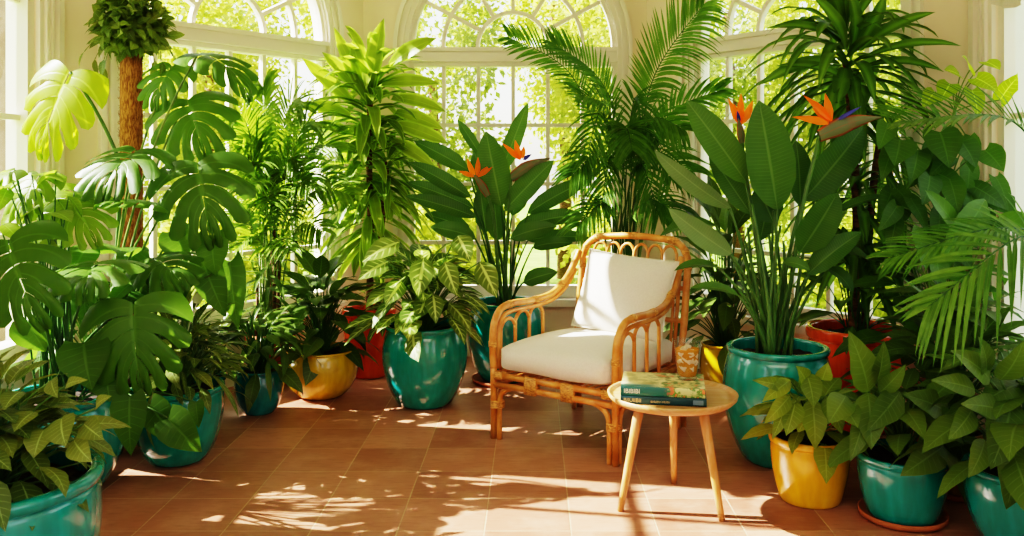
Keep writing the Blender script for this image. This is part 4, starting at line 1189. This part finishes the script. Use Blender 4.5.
# ---- climber by the right wall
p = potted('potted_climbing_anthurium', (1.95, 4.27), 'pot', 0.15, 0.34, TERRA, 'climbing plant with hanging heart leaves by the wall at right, below the wall window')
f, s = MB(), MB(); o0 = soil_pt(p); fl = MB()
tube(s, catmull([o0 - UP * .02, P(938, 260, 4.25), P(944, 180, 4.2), P(955, 110, 4.2)], 8), .014, 8, .009)
for a, b, w in [((940, 132), (949, 168), 38), ((900, 140), (894, 166), 36), ((960, 140), (976, 168), 30), ((918, 150), (910, 184), 28), ((985, 150), (1004, 172), 30), ((930, 176), (922, 206), 28), ((950, 180), (958, 214), 26), ((970, 192), (976, 228), 24), ((888, 124), (878, 150), 22), ((940, 214), (934, 246), 22)]:
    A = P(*a, 4.1); leaf(f, A, P(*b, 4.02), w / FPX * 4.1, (U(-.2, .2), -1, .4), .08, 'heart', n=9, m=3, fold=.1, lobe=.2, rnd=U(.0, .5))
    stemcurve(s, P(944, 190, 4.2), A, .004, .003)
dome(f, s, o0, 60, .28, .05, .75, .26, .12, 'ovate')
for i in range(34):
    A = P(U(885, 1010), U(130, 260), U(4.1, 4.3)); an = U(-2.6, -.5)
    leaf(f, A, A + V((math.cos(an) * .15, -.05, math.sin(an) * .17)), U(.08, .12), (U(-.3, .3), -1, .5), .08, 'heart', n=8, m=2, fold=.1, lobe=.15, rnd=U(0, .6))
    stemcurve(s, P(942, 230, 4.22), A, .004, .003)
for a, b, w in [((985, 200), (940, 262), 34), ((915, 225), (926, 270), 20), ((930, 235), (940, 290), 24), ((1000, 215), (1040, 240), 30), ((960, 235), (925, 190), 20)]:
    leaf(f, P(*a, 4.0), P(*b, 3.9), w / FPX * 4, (.2, -1, .3), .06, 'paddle', n=9, m=2, fold=.2, rnd=.8)
    stemcurve(s, o0, P(*a, 4.0), .005, .004)
for a, b, w in [((976, 78), (998, 92), 26), ((970, 70), (962, 56), 22), ((950, 84), (940, 102), 24), ((972, 90), (978, 118), 22), ((960, 76), (944, 70), 22), ((986, 62), (1000, 70), 22), ((1000, 100), (1022, 72), 20), ((935, 92), (922, 108), 20)]:
    A = P(*a, 4.15); leaf(fl, A, P(*b, 4.08), w / FPX * 4.1, (U(-.2, .2), -.8, .7), .06, 'heart', n=8, m=2, fold=.15, lobe=.15, rnd=U(.2, 1))
    stemcurve(s, P(955, 112, 4.2), A, .003, .003)
finish(p, f, L_MONST, s, STEM_Y)
fl.build('young_leaves', L_LIME, p, origin=p.location, clamp=True)['label'] = 'yellow green young leaves'
# ---- palm at the right edge
p = potted('potted_palm', (2.06, 3.60), 'pot', 0.14, 0.36, TERRA, 'palm at the right picture edge whose long fronds hang over the teal pots')
o0 = soil_pt(p)
fr([(1056, 330, 3.4), (1030, 236, 3.15), (930, 306, 3.0)], (-.1, -.8, .5), nl=21, L=.26, W=.021, t0=.50, droop=.2, vee=.05, ang0=25, ang1=76, side_droop=(.28, -.1))
fr([(1050, 220, 3.5), (1014, 122, 3.4), (900, 122, 3.3)], (0, -.6, .8), nl=24, L=.25, W=.018, t0=.58, droop=.05, vee=.2)
fr([(1050, 260, 3.5), (1000, 228, 3.4), (890, 258, 3.4)], (0, -.5, .9), nl=22, L=.2, W=.014, t0=.58, droop=.15, vee=.1)

# ------------------------------------------------------------------ rattan armchair
CX, CY, CA = 0.305, 4.633, math.radians(-36)
chair = tag(empty('rattan_armchair', (CX, CY, 0), CA), 'honey coloured rattan armchair with arched backrest and white seat cushion', 'chair')
hw, hd = 0.36, 0.365
def part(name, mat, build, parent=chair, lab=None):
    mb = MB(); build(mb)
    o = mb.build(name, mat, parent)
    if lab: o['label'] = lab
    return o
def wrap(mb, c, axis, r, ln):
    c = V(c); axis = V(axis).normalized(); k = max(4, int(ln / .007))
    pts = [c + axis * (-ln / 2 + ln * i / (k * 2)) for i in range(k * 2 + 1)]
    for i in range(k):
        tube(mb, [c + axis * (-ln / 2 + ln * i / k + .0004), c + axis * (-ln / 2 + ln * (i + .5) / k), c + axis * (-ln / 2 + ln * (i + 1) / k - .0004)], r, 12, r)
SEAT = .335
for sx in (-1, 1):
    def fl(mb, sx=sx):
        tube(mb, [(sx * hw, -hd, 0), (sx * hw, -hd, .30), (sx * hw, -hd, .40)], .017, 12)
        # inner pole bends into the bracket under the front rail, another under the side rail
        tube(mb, catmull([(sx * (hw - .034), -hd + .004, 0), (sx * (hw - .034), -hd + .004, .16), (sx * (hw - .05), -hd + .004, .235), (sx * (hw - .12), -hd + .004, .272), (sx * (hw - .2), -hd + .004, .276)], 6), .014, 10)
        tube(mb, catmull([(sx * hw, -hd + .034, 0), (sx * hw, -hd + .034, .16), (sx * hw, -hd + .05, .235), (sx * hw, -hd + .12, .272), (sx * hw, -hd + .2, .276)], 6), .014, 10)
    lg = part('leg', RATTAN, fl)
    part('binding', RATTAN_W, lambda mb, sx=sx: (wrap(mb, (sx * (hw - .016), -hd + .012, .175), (0, 0, 1), .037, .035),), lg)
    def rl(mb, sx=sx):
        tube(mb, [(sx * .33, hd + .03, 0), (sx * .33, hd, .2), (sx * .33, hd - .01, .40)], .017, 12)
        tube(mb, catmull([(sx * .33, hd - .03, .0), (sx * .33, hd - .045, .16), (sx * .33, hd - .06, .235), (sx * .33, hd - .14, .272), (sx * .33, hd - .2, .276)], 6), .013, 10)
    part('leg', RATTAN, rl)
def seatframe(mb):
    for z in (.276, .325):
        tube(mb, [(-hw, -hd, z), (hw, -hd, z)], .016, 12)
        tube(mb, [(-.33, hd - .01, z), (.33, hd - .01, z)], .016, 12)
        for sx in (-1, 1): tube(mb, [(sx * hw, -hd, z), (sx * .33, hd - .01, z)], .016, 12)
sf = part('seat_frame', RATTAN, seatframe)
def box_wrap(mb, c, lx, ly, lz):
    n = max(3, int(max(lx, ly) / .008)) 
    for i in range(n):
        if lx >= ly: q = V(c) + V((-lx / 2 + lx * (i + .5) / n, 0, 0)); b = (lx / n * .92, ly + .004, lz)
        else: q = V(c) + V((0, -ly / 2 + ly * (i + .5) / n, 0)); b = (lx + .004, ly / n * .92, lz)
        box(mb, q, b)
for x in (-.12, .1): part('binding', RATTAN_W, lambda mb, x=x: box_wrap(mb, (x, -hd, .30), .07, .035, .085), sf)
for sx in (-1, 1):
    part('binding', RATTAN_W, lambda mb, sx=sx: box_wrap(mb, (sx * (hw - .04), -hd, .325), .05, .038, .038), sf)
    part('binding', RATTAN_W, lambda mb, sx=sx: box_wrap(mb, (sx * .345, 0, .30), .034, .07, .085), sf)
def web(mb):
    for i in range(18):
        x = -.33 + .66 * i / 17; tube(mb, [(x, -hd + .01, .335), (x * .95, hd - .02, .335)], .006, 6)
part('seat_slat', RATTAN, web)
AR = .665
for sx in (-1, 1):
    def armp(sx):
        return [(sx * hw, -hd, .36), (sx * (hw + .004), -hd - .004, .48), (sx * (hw + .006), -hd + .012, .585), (sx * (hw + .008), -hd + .07, .65), (sx * (hw + .01), -hd + .17, AR), (sx * (hw + .006), -hd + .30, .662), (sx * (hw - .002), .06, .666), (sx * (.35), .17, .69), (sx * .34, .27, .755), (sx * .33, .345, .84), (sx * .325, .385, .90)]
    def arm(mb, sx=sx):
        pts = catmull(armp(sx), 8)
        tube(mb, pts, .0185, 12)
        ins = [(sx * (hw - .002), -hd + .036, .35), (sx * (hw + .002), -hd + .036, .48), (sx * (hw + .004), -hd + .05, .565), (sx * (hw + .006), -hd + .095, .615), (sx * (hw + .008), -hd + .18, .628), (sx * (hw + .004), -hd + .30, .628), (sx * (hw - .004), .07, .634), (sx * .346, .185, .66), (sx * .336, .285, .725), (sx * .33, .355, .80)]
        tube(mb, catmull(ins, 8), .012, 10)
    a = part('armrest', RATTAN, arm)
    for k in range(3):
        y0 = -hd + .055 + k * .125; y1 = y0 + .125
        def arch(mb, y0=y0, y1=y1, sx=sx, k=k):
            top = .615 + .012 * k - (.012 if k == 0 else 0); x = sx * (hw - .002)
            pts = [(x, y0, .335), (x, y0, top - .07)] + [(x, (y0 + y1) / 2 - math.cos(t) * (y1 - y0) / 2, top - .07 + math.sin(t) * .062) for t in [math.pi * j / 8 for j in range(1, 8)]] + [(x, y1, top - .07), (x, y1, .335)]
            tube(mb, catmull(pts, 3), .0095, 8)
        part('arch', RATTAN, arch, a)
    pts_ = catmull(armp(sx), 8)
    for i in (8, 30, 44, 60):
        part('binding', RATTAN_W, lambda mb, i=i: wrap(mb, pts_[i], pts_[i + 1] - pts_[i - 1], .021, .03), a)
# backrest: outer hoop leaning back, inner hoop, cross rail, row of small arches
LEAN = .16
def bk(x, z): return V((x, hd - .01 + (z - .33) * LEAN, z))
def hoop_pts(w, top, rad, zb=.30):
    pts = [bk(-w + (.02 if zb < .4 else 0), zb), bk(-w, .5), bk(-w, top - rad - .1)]
    for j in range(7):
        t = math.pi / 2 * j / 6
        pts.append(bk(-w + rad - rad * math.cos(t), top - rad + rad * math.sin(t)))
    pts.append(bk(0, top + .012))
    return pts + [V((-q.x, q.y, q.z)) for q in reversed(pts[:-1])]
def backf(mb):
    tube(mb, catmull(hoop_pts(.335, .985, .13), 5), .0195, 12)
back = part('backrest', RATTAN, backf)
def inner(mb):
    for sx in (-1, 1): tube(mb, [bk(sx * .29, .335), bk(sx * .29, .86)], .011, 10)
    tube(mb, [bk(-.33, .73), bk(.33, .73)], .0125, 10)
    tube(mb, [bk(-.33, .56), bk(.33, .56)], .0125, 10)
    for sx in (-1, 1): tube(mb, [bk(sx * .33, .86), bk(sx * .25, .86)], .009, 8)
part('back_rail', RATTAN, inner, back)
for k in range(6):
    x0 = -.264 + .088 * k; x1 = x0 + .088
    def ba(mb, x0=x0, x1=x1):
        pts = [bk(x0, .73), bk(x0, .89)] + [bk((x0 + x1) / 2 - math.cos(t) * .044, .89 + math.sin(t) * .062) for t in [math.pi * j / 8 for j in range(1, 8)]] + [bk(x1, .89), bk(x1, .73)]
        tube(mb, catmull(pts, 3), .0085, 8)
    part('arch', RATTAN, ba, back)
for k in range(4):
    x0 = -.264 + .132 * k; x1 = x0 + .132
    def ba(mb, x0=x0, x1=x1):
        pts = [bk(x0, .345), bk(x0, .63)] + [bk((x0 + x1) / 2 - math.cos(t) * .066, .63 + math.sin(t) * .075) for t in [math.pi * j / 8 for j in range(1, 8)]] + [bk(x1, .63), bk(x1, .345)]
        tube(mb, catmull(pts, 3), .0085, 8)
    part('arch', RATTAN, ba, back)
pts_ = catmull(hoop_pts(.335, .985, .13), 5)
for i in (12, 26, 38, 50, 56, 62, 74, 86):
    if i < len(pts_) - 1: part('binding', RATTAN_W, lambda mb, i=i: wrap(mb, pts_[i], pts_[i + 1] - pts_[i - 1], .0222, .028), back)

def cushion_mesh(mb, w, h, t, ex=6.0, corner=5.0, pinch=0.0, n=28, pw=.4, dome=0.0):
    """soft cushion lying in the xy plane"""
    g = {}
    vs, fs = [], []
    for side in (1, -1):
        for i in range(n + 1):
            for j in range(n + 1):
                u = -1 + 2 * i / n; v = -1 + 2 * j / n
                u = math.copysign(abs(u) ** .8, u); v = math.copysign(abs(v) ** .8, v)
                k = (max(0, 1 - abs(u) ** ex) * max(0, 1 - abs(v) ** ex)) ** pw
                x = u * w / 2 * (1 - pinch * (1 - abs(v) ** 3) * 0 - pinch * (1 - v * v)); y = v * h / 2 * (1 - pinch * (1 - u * u))
                if corner:
                    rr = (abs(u) ** corner + abs(v) ** corner) ** (1 / corner)
                    if rr > 1: x /= rr; y /= rr
                edge = i in (0, n) or j in (0, n)
                key = (i, j, 0 if edge else side)
                if key not in g:
                    g[key] = len(vs)
                    z = side * t / 2 * k + (dome * (1 - u * u) * (1 - v * v) if side > 0 else 0)
                    z += .004 * math.sin(u * 5 + v * 3) * k
                    vs.append(V((x, y, z)))
        for i in range(n):
            for j in range(n):
                q = [g[(a, b, 0 if (a in (0, n) or b in (0, n)) else side)] for a, b in ((i, j), (i + 1, j), (i + 1, j + 1), (i, j + 1))]
                fs.append(tuple(q if side > 0 else q[::-1]))
    mb.add(vs, fs)
mb = MB(); cushion_mesh(mb, .685, .73, .145, ex=9, corner=7, pw=.42, dome=.02)
cu = mb.build('seat_cushion', LINEN, chair); cu.location = (0, -.035, .417); cu['label'] = 'white linen seat cushion'
# throw pillow leaning in the corner of the back
pil = empty('throw_pillow')
tag(pil, 'white square scatter pillow leaning against the rattan backrest', 'pillow')
mb = MB(); cushion_mesh(mb, .55, .435, .16, ex=2.4, corner=0, pinch=.045, pw=.62)
mb.build('pillow_cover', LINEN, pil)
mb = MB()
K = 24; ring = []
for i in range(4):
    for k in range(K):
        t = -1 + 2 * k / K
        u, v = [(t, -1), (1, t), (-t, 1), (-1, -t)][i]
        ring.append(V((u * .275 * (1 - .045 * (1 - v * v)), v * .2175 * (1 - .045 * (1 - u * u)), 0)))
tube(mb, ring + [ring[0]], .004, 6); mb.build('piping', SEAM, pil)
ml = Matrix.Translation((CX, CY, 0)) @ Matrix.Rotation(CA, 4, 'Z') @ Matrix.Translation((.07, .212, .703)) @ Matrix.Rotation(math.radians(4), 4, 'Y') @ Matrix.Rotation(math.radians(70), 4, 'X')
pil.matrix_world = ml

# ------------------------------------------------------------------ side table, books, drink
TX, TY, TH = .572, 3.655, .456
table = tag(empty('side_table', (TX, TY, 0)), 'small round oak side table on three splayed legs', 'table')
mb = MB(); lathe(mb, [(0.0, TH - .03), (.20, TH - .03), (.245, TH - .024), (.262, TH - .008), (.266, TH + .006), (.262, TH + .009), (.254, TH + .004), (.246, TH - .004), (.235, TH - .006), (0.0, TH - .006)], (0, 0, 0), 72)
mb.build('table_top', OAKTOP, table)
for fx, fy in ((.351, 3.588), (.741, 3.488), (.618, 3.904)):
    mb = MB(); d = V((fx - TX, fy - TY, 0)); tube(mb, [d + (d * .62 + UP * (TH - .028) - d) * (k / 6) for k in range(7)], .013, 16, .021)
    mb.build('leg', OAK, table)
PAPER = plain('book_pages', lin('E9DFC6'), 0.8, 0.05, 60, stretch=(1, 1, 30))
NAVY = plain('dark_teal_cloth', lin('17424A'), 0.5, 0.08, 40)
def spine_mat():
    m, nt, out = new_mat('sea_green_spine')
    tc = N(nt, 'ShaderNodeTexCoord')
    sx = N(nt, 'ShaderNodeSeparateXYZ'); nt.links.new(tc.outputs['Object'], sx.inputs[0])
    nz = N(nt, 'ShaderNodeTexNoise'); nz.inputs['Scale'].default_value = 45; nz.inputs['Detail'].default_value = 2
    nt.links.new(tc.outputs['Object'], nz.inputs['Vector'])
    art = mixc(nt, smooth(nt, nz.outputs[0], 0.45, 0.55), lin('C8C690'), lin('5E8A3C'))
    art = mixc(nt, smooth(nt, nz.outputs[0], 0.58, 0.63), art, lin('E07A50'))
    c = mixc(nt, smooth(nt, sx.outputs[0], 0.0, 0.045), lin('2A6A66'), art)
    bs = N(nt, 'ShaderNodeBsdfPrincipled'); nt.links.new(c, bs.inputs['Base Color']); bs.inputs['Roughness'].default_value = .35
    nt.links.new(bs.outputs[0], out.inputs[0])
    return m
SPINE = spine_mat()
WHITE = plain('white_lettering', lin('EDEBDD'), 0.5, 0.02)
GOLD = plain('tan_lettering', lin('C9B58A'), 0.5, 0.02)
GREY = plain('grey_spine_patch', lin('6E828C'), 0.5, 0.05)
COVER = bookcover_mat()
BA = math.radians(-9)
def book(loc, w, d, t, cover, spine, rz, label, title, tmat, size, extra=None):
    root = empty('book', loc, rz); tag(root, label, 'book', 'books on the side table')
    mb = MB(); box(mb, (0, .004, t / 2), (w - .012, d - .012, t - .007)); mb.build('page_block', PAPER, root, smooth=False)
    mb = MB(); box(mb, (0, 0, t - .0018), (w, d, .0036)); mb.build('front_cover', cover, root, smooth=False)
    mb = MB(); box(mb, (0, 0, .0018), (w, d, .0036)); mb.build('back_cover', spine, root, smooth=False)
    mb = MB()
    K = 8
    vs, fs = [], []
    for x in (-w / 2, w / 2):
        for k in range(K + 1):
            a = math.pi * k / K; vs.append(V((x, -d / 2 - .0035 * math.sin(a), t / 2 - math.cos(a) * t / 2)))
    for k in range(K): fs.append((k, k + K + 1, k + K + 2, k + 1))
    mb.add(vs, fs); sp_ = mb.build('spine', spine, root)
    def text(body, x, z, sz, mat, name='lettering'):
        cu = bpy.data.curves.new(name, 'FONT'); cu.body = body; cu.size = sz; cu.extrude = .0003
        cu.align_x = 'LEFT'; cu.align_y = 'CENTER'
        cu.materials.append(mat)
        tmp = bpy.data.objects.new('tmp', cu); me = bpy.data.meshes.new_from_object(tmp); bpy.data.objects.remove(tmp)
        o = bpy.data.objects.new(name, me); COL.objects.link(o); o.parent = sp_
        o.location = (x, -d / 2 - .0042, z); o.rotation_euler = (math.pi / 2, 0, 0)
    text(title, -w / 2 + .012, t / 2, size, tmat)
    if extra:
        text(extra, -w / 2 + .118, t / 2 - .003, .0115, tmat)
        mb = MB(); box(mb, (w / 2 - .032, -d / 2 - .0036, t / 2), (.04, .001, t * .6)); mb.build('spine_patch', GREY, sp_, smooth=False)
    return root
BX, BY = .532, 3.625
book((BX, BY, TH - .0055), .335, .255, .031, NAVY, NAVY, BA, 'dark teal hardback at the bottom of the stack on the side table', 'BIIUIIBII', GOLD, .021, 'BIIBIIBIII IIIBIIBII')
book((BX - .002, BY + .003, TH + .026), .33, .25, .037, COVER, SPINE, BA, 'thick sea green garden book with painted cover, top of the stack under the glass', 'IBIBIBI', WHITE, .024)
bt = TH + .026 + .037
GX, GY = .632, 3.645
gl = tag(empty('drinking_glass', (GX, GY, bt + .0003)), 'clear tumbler of amber iced tea standing on the books', 'glass')
mb = MB(); lathe(mb, [(0, 0), (.036, 0), (.040, .003), (.0425, .03), (.0545, .158), (.0548, .16), (.0530, .16), (.0525, .157), (.0405, .032), (.036, .014), (0, .013)], (0, 0, 0), 48)
mb.build('tumbler', thin_glass_mat(), gl)
for k in range(16):
    a = 2 * math.pi * k / 16
mb = MB(); lathe(mb, [(0, .0135), (.0355, .0145), (.0400, .032), (.0490, .122), (.0488, .124), (0, .124)], (0, 0, 0), 40)
mb.build('iced_tea', tea_mat(), gl)['label'] = 'amber iced tea'
ICE = ice_mat()
spots = [(-.022, -.026, .112, .4), (.008, -.034, .108, 1.2), (.028, -.02, .1, .9), (-.026, -.02, .082, .2), (0, -.032, .08, .7), (.024, -.022, .074, 1.4), (-.014, -.026, .052, .5), (.012, -.026, .048, .9), (-.018, -.012, .118, .3), (.014, -.018, .112, 1.0), (.002, .014, .121, .1), (.02, .012, .098, .6), (-.02, .015, .1, 1.3), (-.014, -.028, .086, .8), (.012, -.03, .078, .2), (-.026, -.008, .062, 1.1), (.02, -.016, .054, .5)]
c0 = None
for k, (x, y, z, a) in enumerate(spots):
    if c0 is None:
        mb = MB(); cushion_mesh(mb, .027, .027, .030, ex=6, corner=5, n=8, pw=.3)
        c0 = mb.build('ice_cube', ICE); o = c0
    else:
        o = c0.copy(); COL.objects.link(o)
    o.location = (GX + x, GY + y, bt + z); o.rotation_euler = (a, a * 1.7, a * 2.3)
    tag(o, 'ice cube floating in the amber iced tea', 'ice cube', 'ice cubes in the tumbler')

# ------------------------------------------------------------------ valance in the right wall window
val = MB()
vs, fs = [], []
K = 40
for i in range(K + 1):
    y = 2.5 + 1.87 * i / K; x = RW - .03 - .018 * math.sin(i * 1.9)
    vs += [V((x, y, 2.8)), V((x - .01, y, 2.185 - .05 * abs(math.sin(i * math.pi / 8)))), ]
for i in range(K): fs.append((2 * i, 2 * i + 1, 2 * i + 3, 2 * i + 2))
val.add(vs, fs); tag(val.build('window_valance', LINEN), 'cream scalloped fabric valance hanging in the wall window at the right edge', 'valance')

# ------------------------------------------------------------------ garden outside
GR = plain('lawn', lin('86A63C'), .9, .2, 3, col2=lin('6A8A2C'))
mb = MB(); box(mb, (0, 8, -.3), (60, 60, .1)); tag(mb.build('ground', GR, smooth=False), kind='structure')
STUCCO = plain('garden_wall_stucco', lin('7C6A5C'), .9, .12, 9, bump=.3)
mb = MB(); box(mb, (-4.3, 6.4, 1.3), (1.9, .2, 3.1)); tag(mb.build('garden_wall', STUCCO, smooth=False), kind='structure')
mb = MB(); box(mb, (3.95, 6.3, 1.3), (1.9, .2, 3.1)); tag(mb.build('garden_wall.001', STUCCO, smooth=False), kind='structure')
def crown_mesh(name, n, rx, ry, rz, mat, ls, seed):
    rr = random.Random(seed); mb = MB()
    blobs = [(V((rr.uniform(-.6, .6) * rx, rr.uniform(-.6, .6) * ry, rr.uniform(-.65, .7) * rz)), rr.uniform(.28, .5)) for _ in range(20)]
    for i in range(n):
        c, q = rr.choice(blobs)
        d = V((rr.gauss(0, 1), rr.gauss(0, 1), rr.gauss(0, 1))).normalized() * (rr.random() ** .45)
        A = c + V((d.x * rx * q, d.y * ry * q, d.z * rz * q))
        dr = (d + V((rr.uniform(-1, 1), rr.uniform(-1, 1), rr.uniform(-1.2, .3)))).normalized()
        L = ls * rr.uniform(.7, 1.3); sd = dr.orthogonal().normalized(); sd = (Matrix.Rotation(rr.uniform(0, 6.28), 3, dr) @ sd)
        B = A + dr * L; m1 = A + dr * L * .45 + sd * L * .3; m2 = A + dr * L * .45 - sd * L * .3
        mb.add([A, m1, B, m2], [(0, 1, 2, 3)], [(.5, 0), (1, .5), (.5, 1), (0, .5)], rr.random())
    return mb
crowns = {}
def garden_tree(name, x, y, h, rx, rz, mat, key, label, ls=.085, n=10500, trunk=True):
    root = empty(name, (x, y, -.25)); tag(root, label, 'tree', 'trees in the garden')
    if key not in crowns:
        o = crown_mesh('crown', n, rx, rx * .8, rz, mat, ls, len(crowns) + 3).build('crown', mat, root, smooth=False)
        crowns[key] = o
    else:
        o = crowns[key].copy(); COL.objects.link(o); o.parent = root
    o.location = (0, 0, h); o.rotation_euler = (0, 0, U(0, 6.28))
    mb = MB(); tube(mb, [V((0, 0, 0)), V((U(-.1, .1), 0, h * .5)), V((U(-.2, .2), 0, h + rz * .3))], .11, 8, .05); mb.build('trunk', BARK, root)
    return root
spec = [(-5.9, 10.3, 2.1, 'a'), (-3.5, 10.0, 2.2, 'b'), (-1.2, 10.4, 2.0, 'c'), (1.1, 10.1, 2.1, 'a'), (3.4, 10.3, 2.2, 'b'), (5.7, 10.0, 2.1, 'c'), (8.0, 10.4, 2.2, 'a'), (-8.2, 10.2, 2.2, 'c'), (.45, 12.9, 3.3, 'b'), (2.95, 12.8, 3.2, 'c'), (-2.6, 12.8, 3.3, 'a'), (5.2, 13.0, 3.3, 'b'), (-5.2, 13.0, 3.2, 'c')]
lab = ['leafy tree outside beyond the arched window on the left', 'bright tree outside by the left arch, its crown near the glazing', 'tree outside behind the tall corn plant', 'yellow green tree outside filling the middle window',
       'tree outside seen between the palm and the right window', 'tree outside the right arched window', 'tree outside beyond the right wall of the bay', 'tree outside beyond the garden wall at left',
       'taller tree in the second row behind the middle window', 'taller tree in the second row beyond the right arch', 'taller tree in the second row beyond the left arch', 'taller tree far outside at right', 'taller tree far outside at left']
for (x, y, h, k), lb in zip(spec, lab):
    rx, rz, mt = {'a': (1.2, 2.1, L_TREE), 'b': (1.2, 2.2, L_TREE), 'c': (1.2, 2.1, L_TREE2)}[k]
    garden_tree('garden_tree', x, y, h, rx, rz, mt, k, lb)
sh = [(-4.9, 8.5), (-2.8, 8.4), (-.9, 8.3), (1.0, 8.4), (2.9, 8.3), (4.9, 8.3)]
sl = ['low shrub outside at the far left of the bay', 'low shrub outside behind the areca palm', 'low shrub outside behind the striped corn plant and the middle window', 'low shrub outside behind the armchair palm', 'low shrub outside below the right arched window', 'low shrub outside at the far right of the bay']
for (x, y), lb in zip(sh, sl):
    root = empty('garden_shrub', (x, y, -.25)); tag(root, lb, 'shrub', 'shrubs in the garden')
    if 's' not in crowns:
        crowns['s'] = o = crown_mesh('foliage', 3600, .8, .6, .75, L_TREE, .09, 77).build('foliage', L_TREE, root, smooth=False)
    else:
        o = crowns['s'].copy(); COL.objects.link(o); o.parent = root
    o.location = (0, 0, .75); o.rotation_euler = (0, 0, U(0, 6.28))

# ------------------------------------------------------------------ light
SUN_E = math.radians(36); SUN_A = math.radians(11); SUN_D = V((math.cos(SUN_E) * math.cos(SUN_A), -math.cos(SUN_E) * math.sin(SUN_A), -math.sin(SUN_E)))
sl_ = bpy.data.lights.new('sun', 'SUN'); sl_.energy = 18.0; sl_.angle = math.radians(.55); sl_.color = (1.0, .94, .85)
so = bpy.data.objects.new('sun', sl_); so.rotation_euler = SUN_D.to_track_quat('-Z', 'Y').to_euler(); so.location = (-8, 6, 8); COL.objects.link(so)
w = bpy.data.worlds.new('world'); bpy.context.scene.world = w; w.use_nodes = True
nt = w.node_tree; bg = nt.nodes['Background']
sky = nt.nodes.new('ShaderNodeTexSky'); sky.sky_type = 'NISHITA'; sky.sun_disc = False; sky.sun_elevation = math.radians(40); sky.sun_rotation = math.radians(-80); sky.air_density = 1.0; sky.dust_density = 2.5
mxn = nt.nodes.new('ShaderNodeMix'); mxn.data_type = 'RGBA'; mxn.inputs['Factor'].default_value = .55
cs = [i for i in mxn.inputs if i.type == 'RGBA']
nt.links.new(sky.outputs[0], cs[0]); cs[1].default_value = (4.2, 4.0, 3.5, 1)
nt.links.new([o for o in mxn.outputs if o.type == 'RGBA'][0], bg.inputs[0]); bg.inputs[1].default_value = .42
def portal(nm, hw_, z0, z1, c):
    p0, p1 = WALLS[nm]; u, n = frame_of(p0, p1)
    l = bpy.data.lights.new('portal', 'AREA'); l.shape = 'RECTANGLE'; l.size = hw_ * 2; l.size_y = z1 - z0; l.cycles.is_portal = True
    o = bpy.data.objects.new('portal', l); COL.objects.link(o)
    o.location = p0 + u * c - n * .16 + UP * ((z0 + z1) / 2)
    o.rotation_euler = n.to_track_quat('-Z', 'Z').to_euler()
for nm, c in (('bay_left', cL), ('bay_back', cC), ('bay_right', cR)): portal(nm, WR, SILL, SPR + WR, c)
portal('left', lw_h, SQ_Z0, SQ_Z1, lw_c); portal('left', .9, SQ_Z0, SQ_Z1, 2.2)
portal('right', rw_h, SQ_Z0, SQ_Z1, rw_c); portal('right', .9, SQ_Z0, SQ_Z1, 4.6)
portal('rear', .6, .8, 2.6, 1.25); portal('rear', .6, .8, 2.6, 3.55)
# added warm fill light under the ceiling, not a fixture of the room
fl_ = bpy.data.lights.new('fill_light', 'AREA'); fl_.shape = 'RECTANGLE'; fl_.size = 3.4; fl_.size_y = 2.4; fl_.energy = 46; fl_.color = (1, .93, .82)
fo = bpy.data.objects.new('fill_light', fl_); COL.objects.link(fo); fo.location = (-.1, .6, 3.2); fo.rotation_euler = (math.radians(28), 0, 0)

# ------------------------------------------------------------------ camera
cd = bpy.data.cameras.new('camera'); cam = bpy.data.objects.new('camera', cd); COL.objects.link(cam)
cam.location = (0, 0, CAMH); cam.rotation_euler = (math.pi / 2, 0, 0)
cd.sensor_fit = 'HORIZONTAL'; cd.sensor_width = 36; cd.lens = FPX / 1024 * 36
cd.shift_x = -(VX - 512) / 1024; cd.shift_y = -(268 - VY) / 1024
cd.clip_start = .05; cd.clip_end = 200
cd.dof.use_dof = True; cd.dof.focus_distance = 4.3; cd.dof.aperture_fstop = 5.6
sc = bpy.context.scene
sc.camera = cam
sc.view_settings.view_transform = 'Filmic'; sc.view_settings.look = 'Very High Contrast'
sc.view_settings.exposure = 0.68
sc.cycles.max_bounces = 10; sc.cycles.transparent_max_bounces = 16
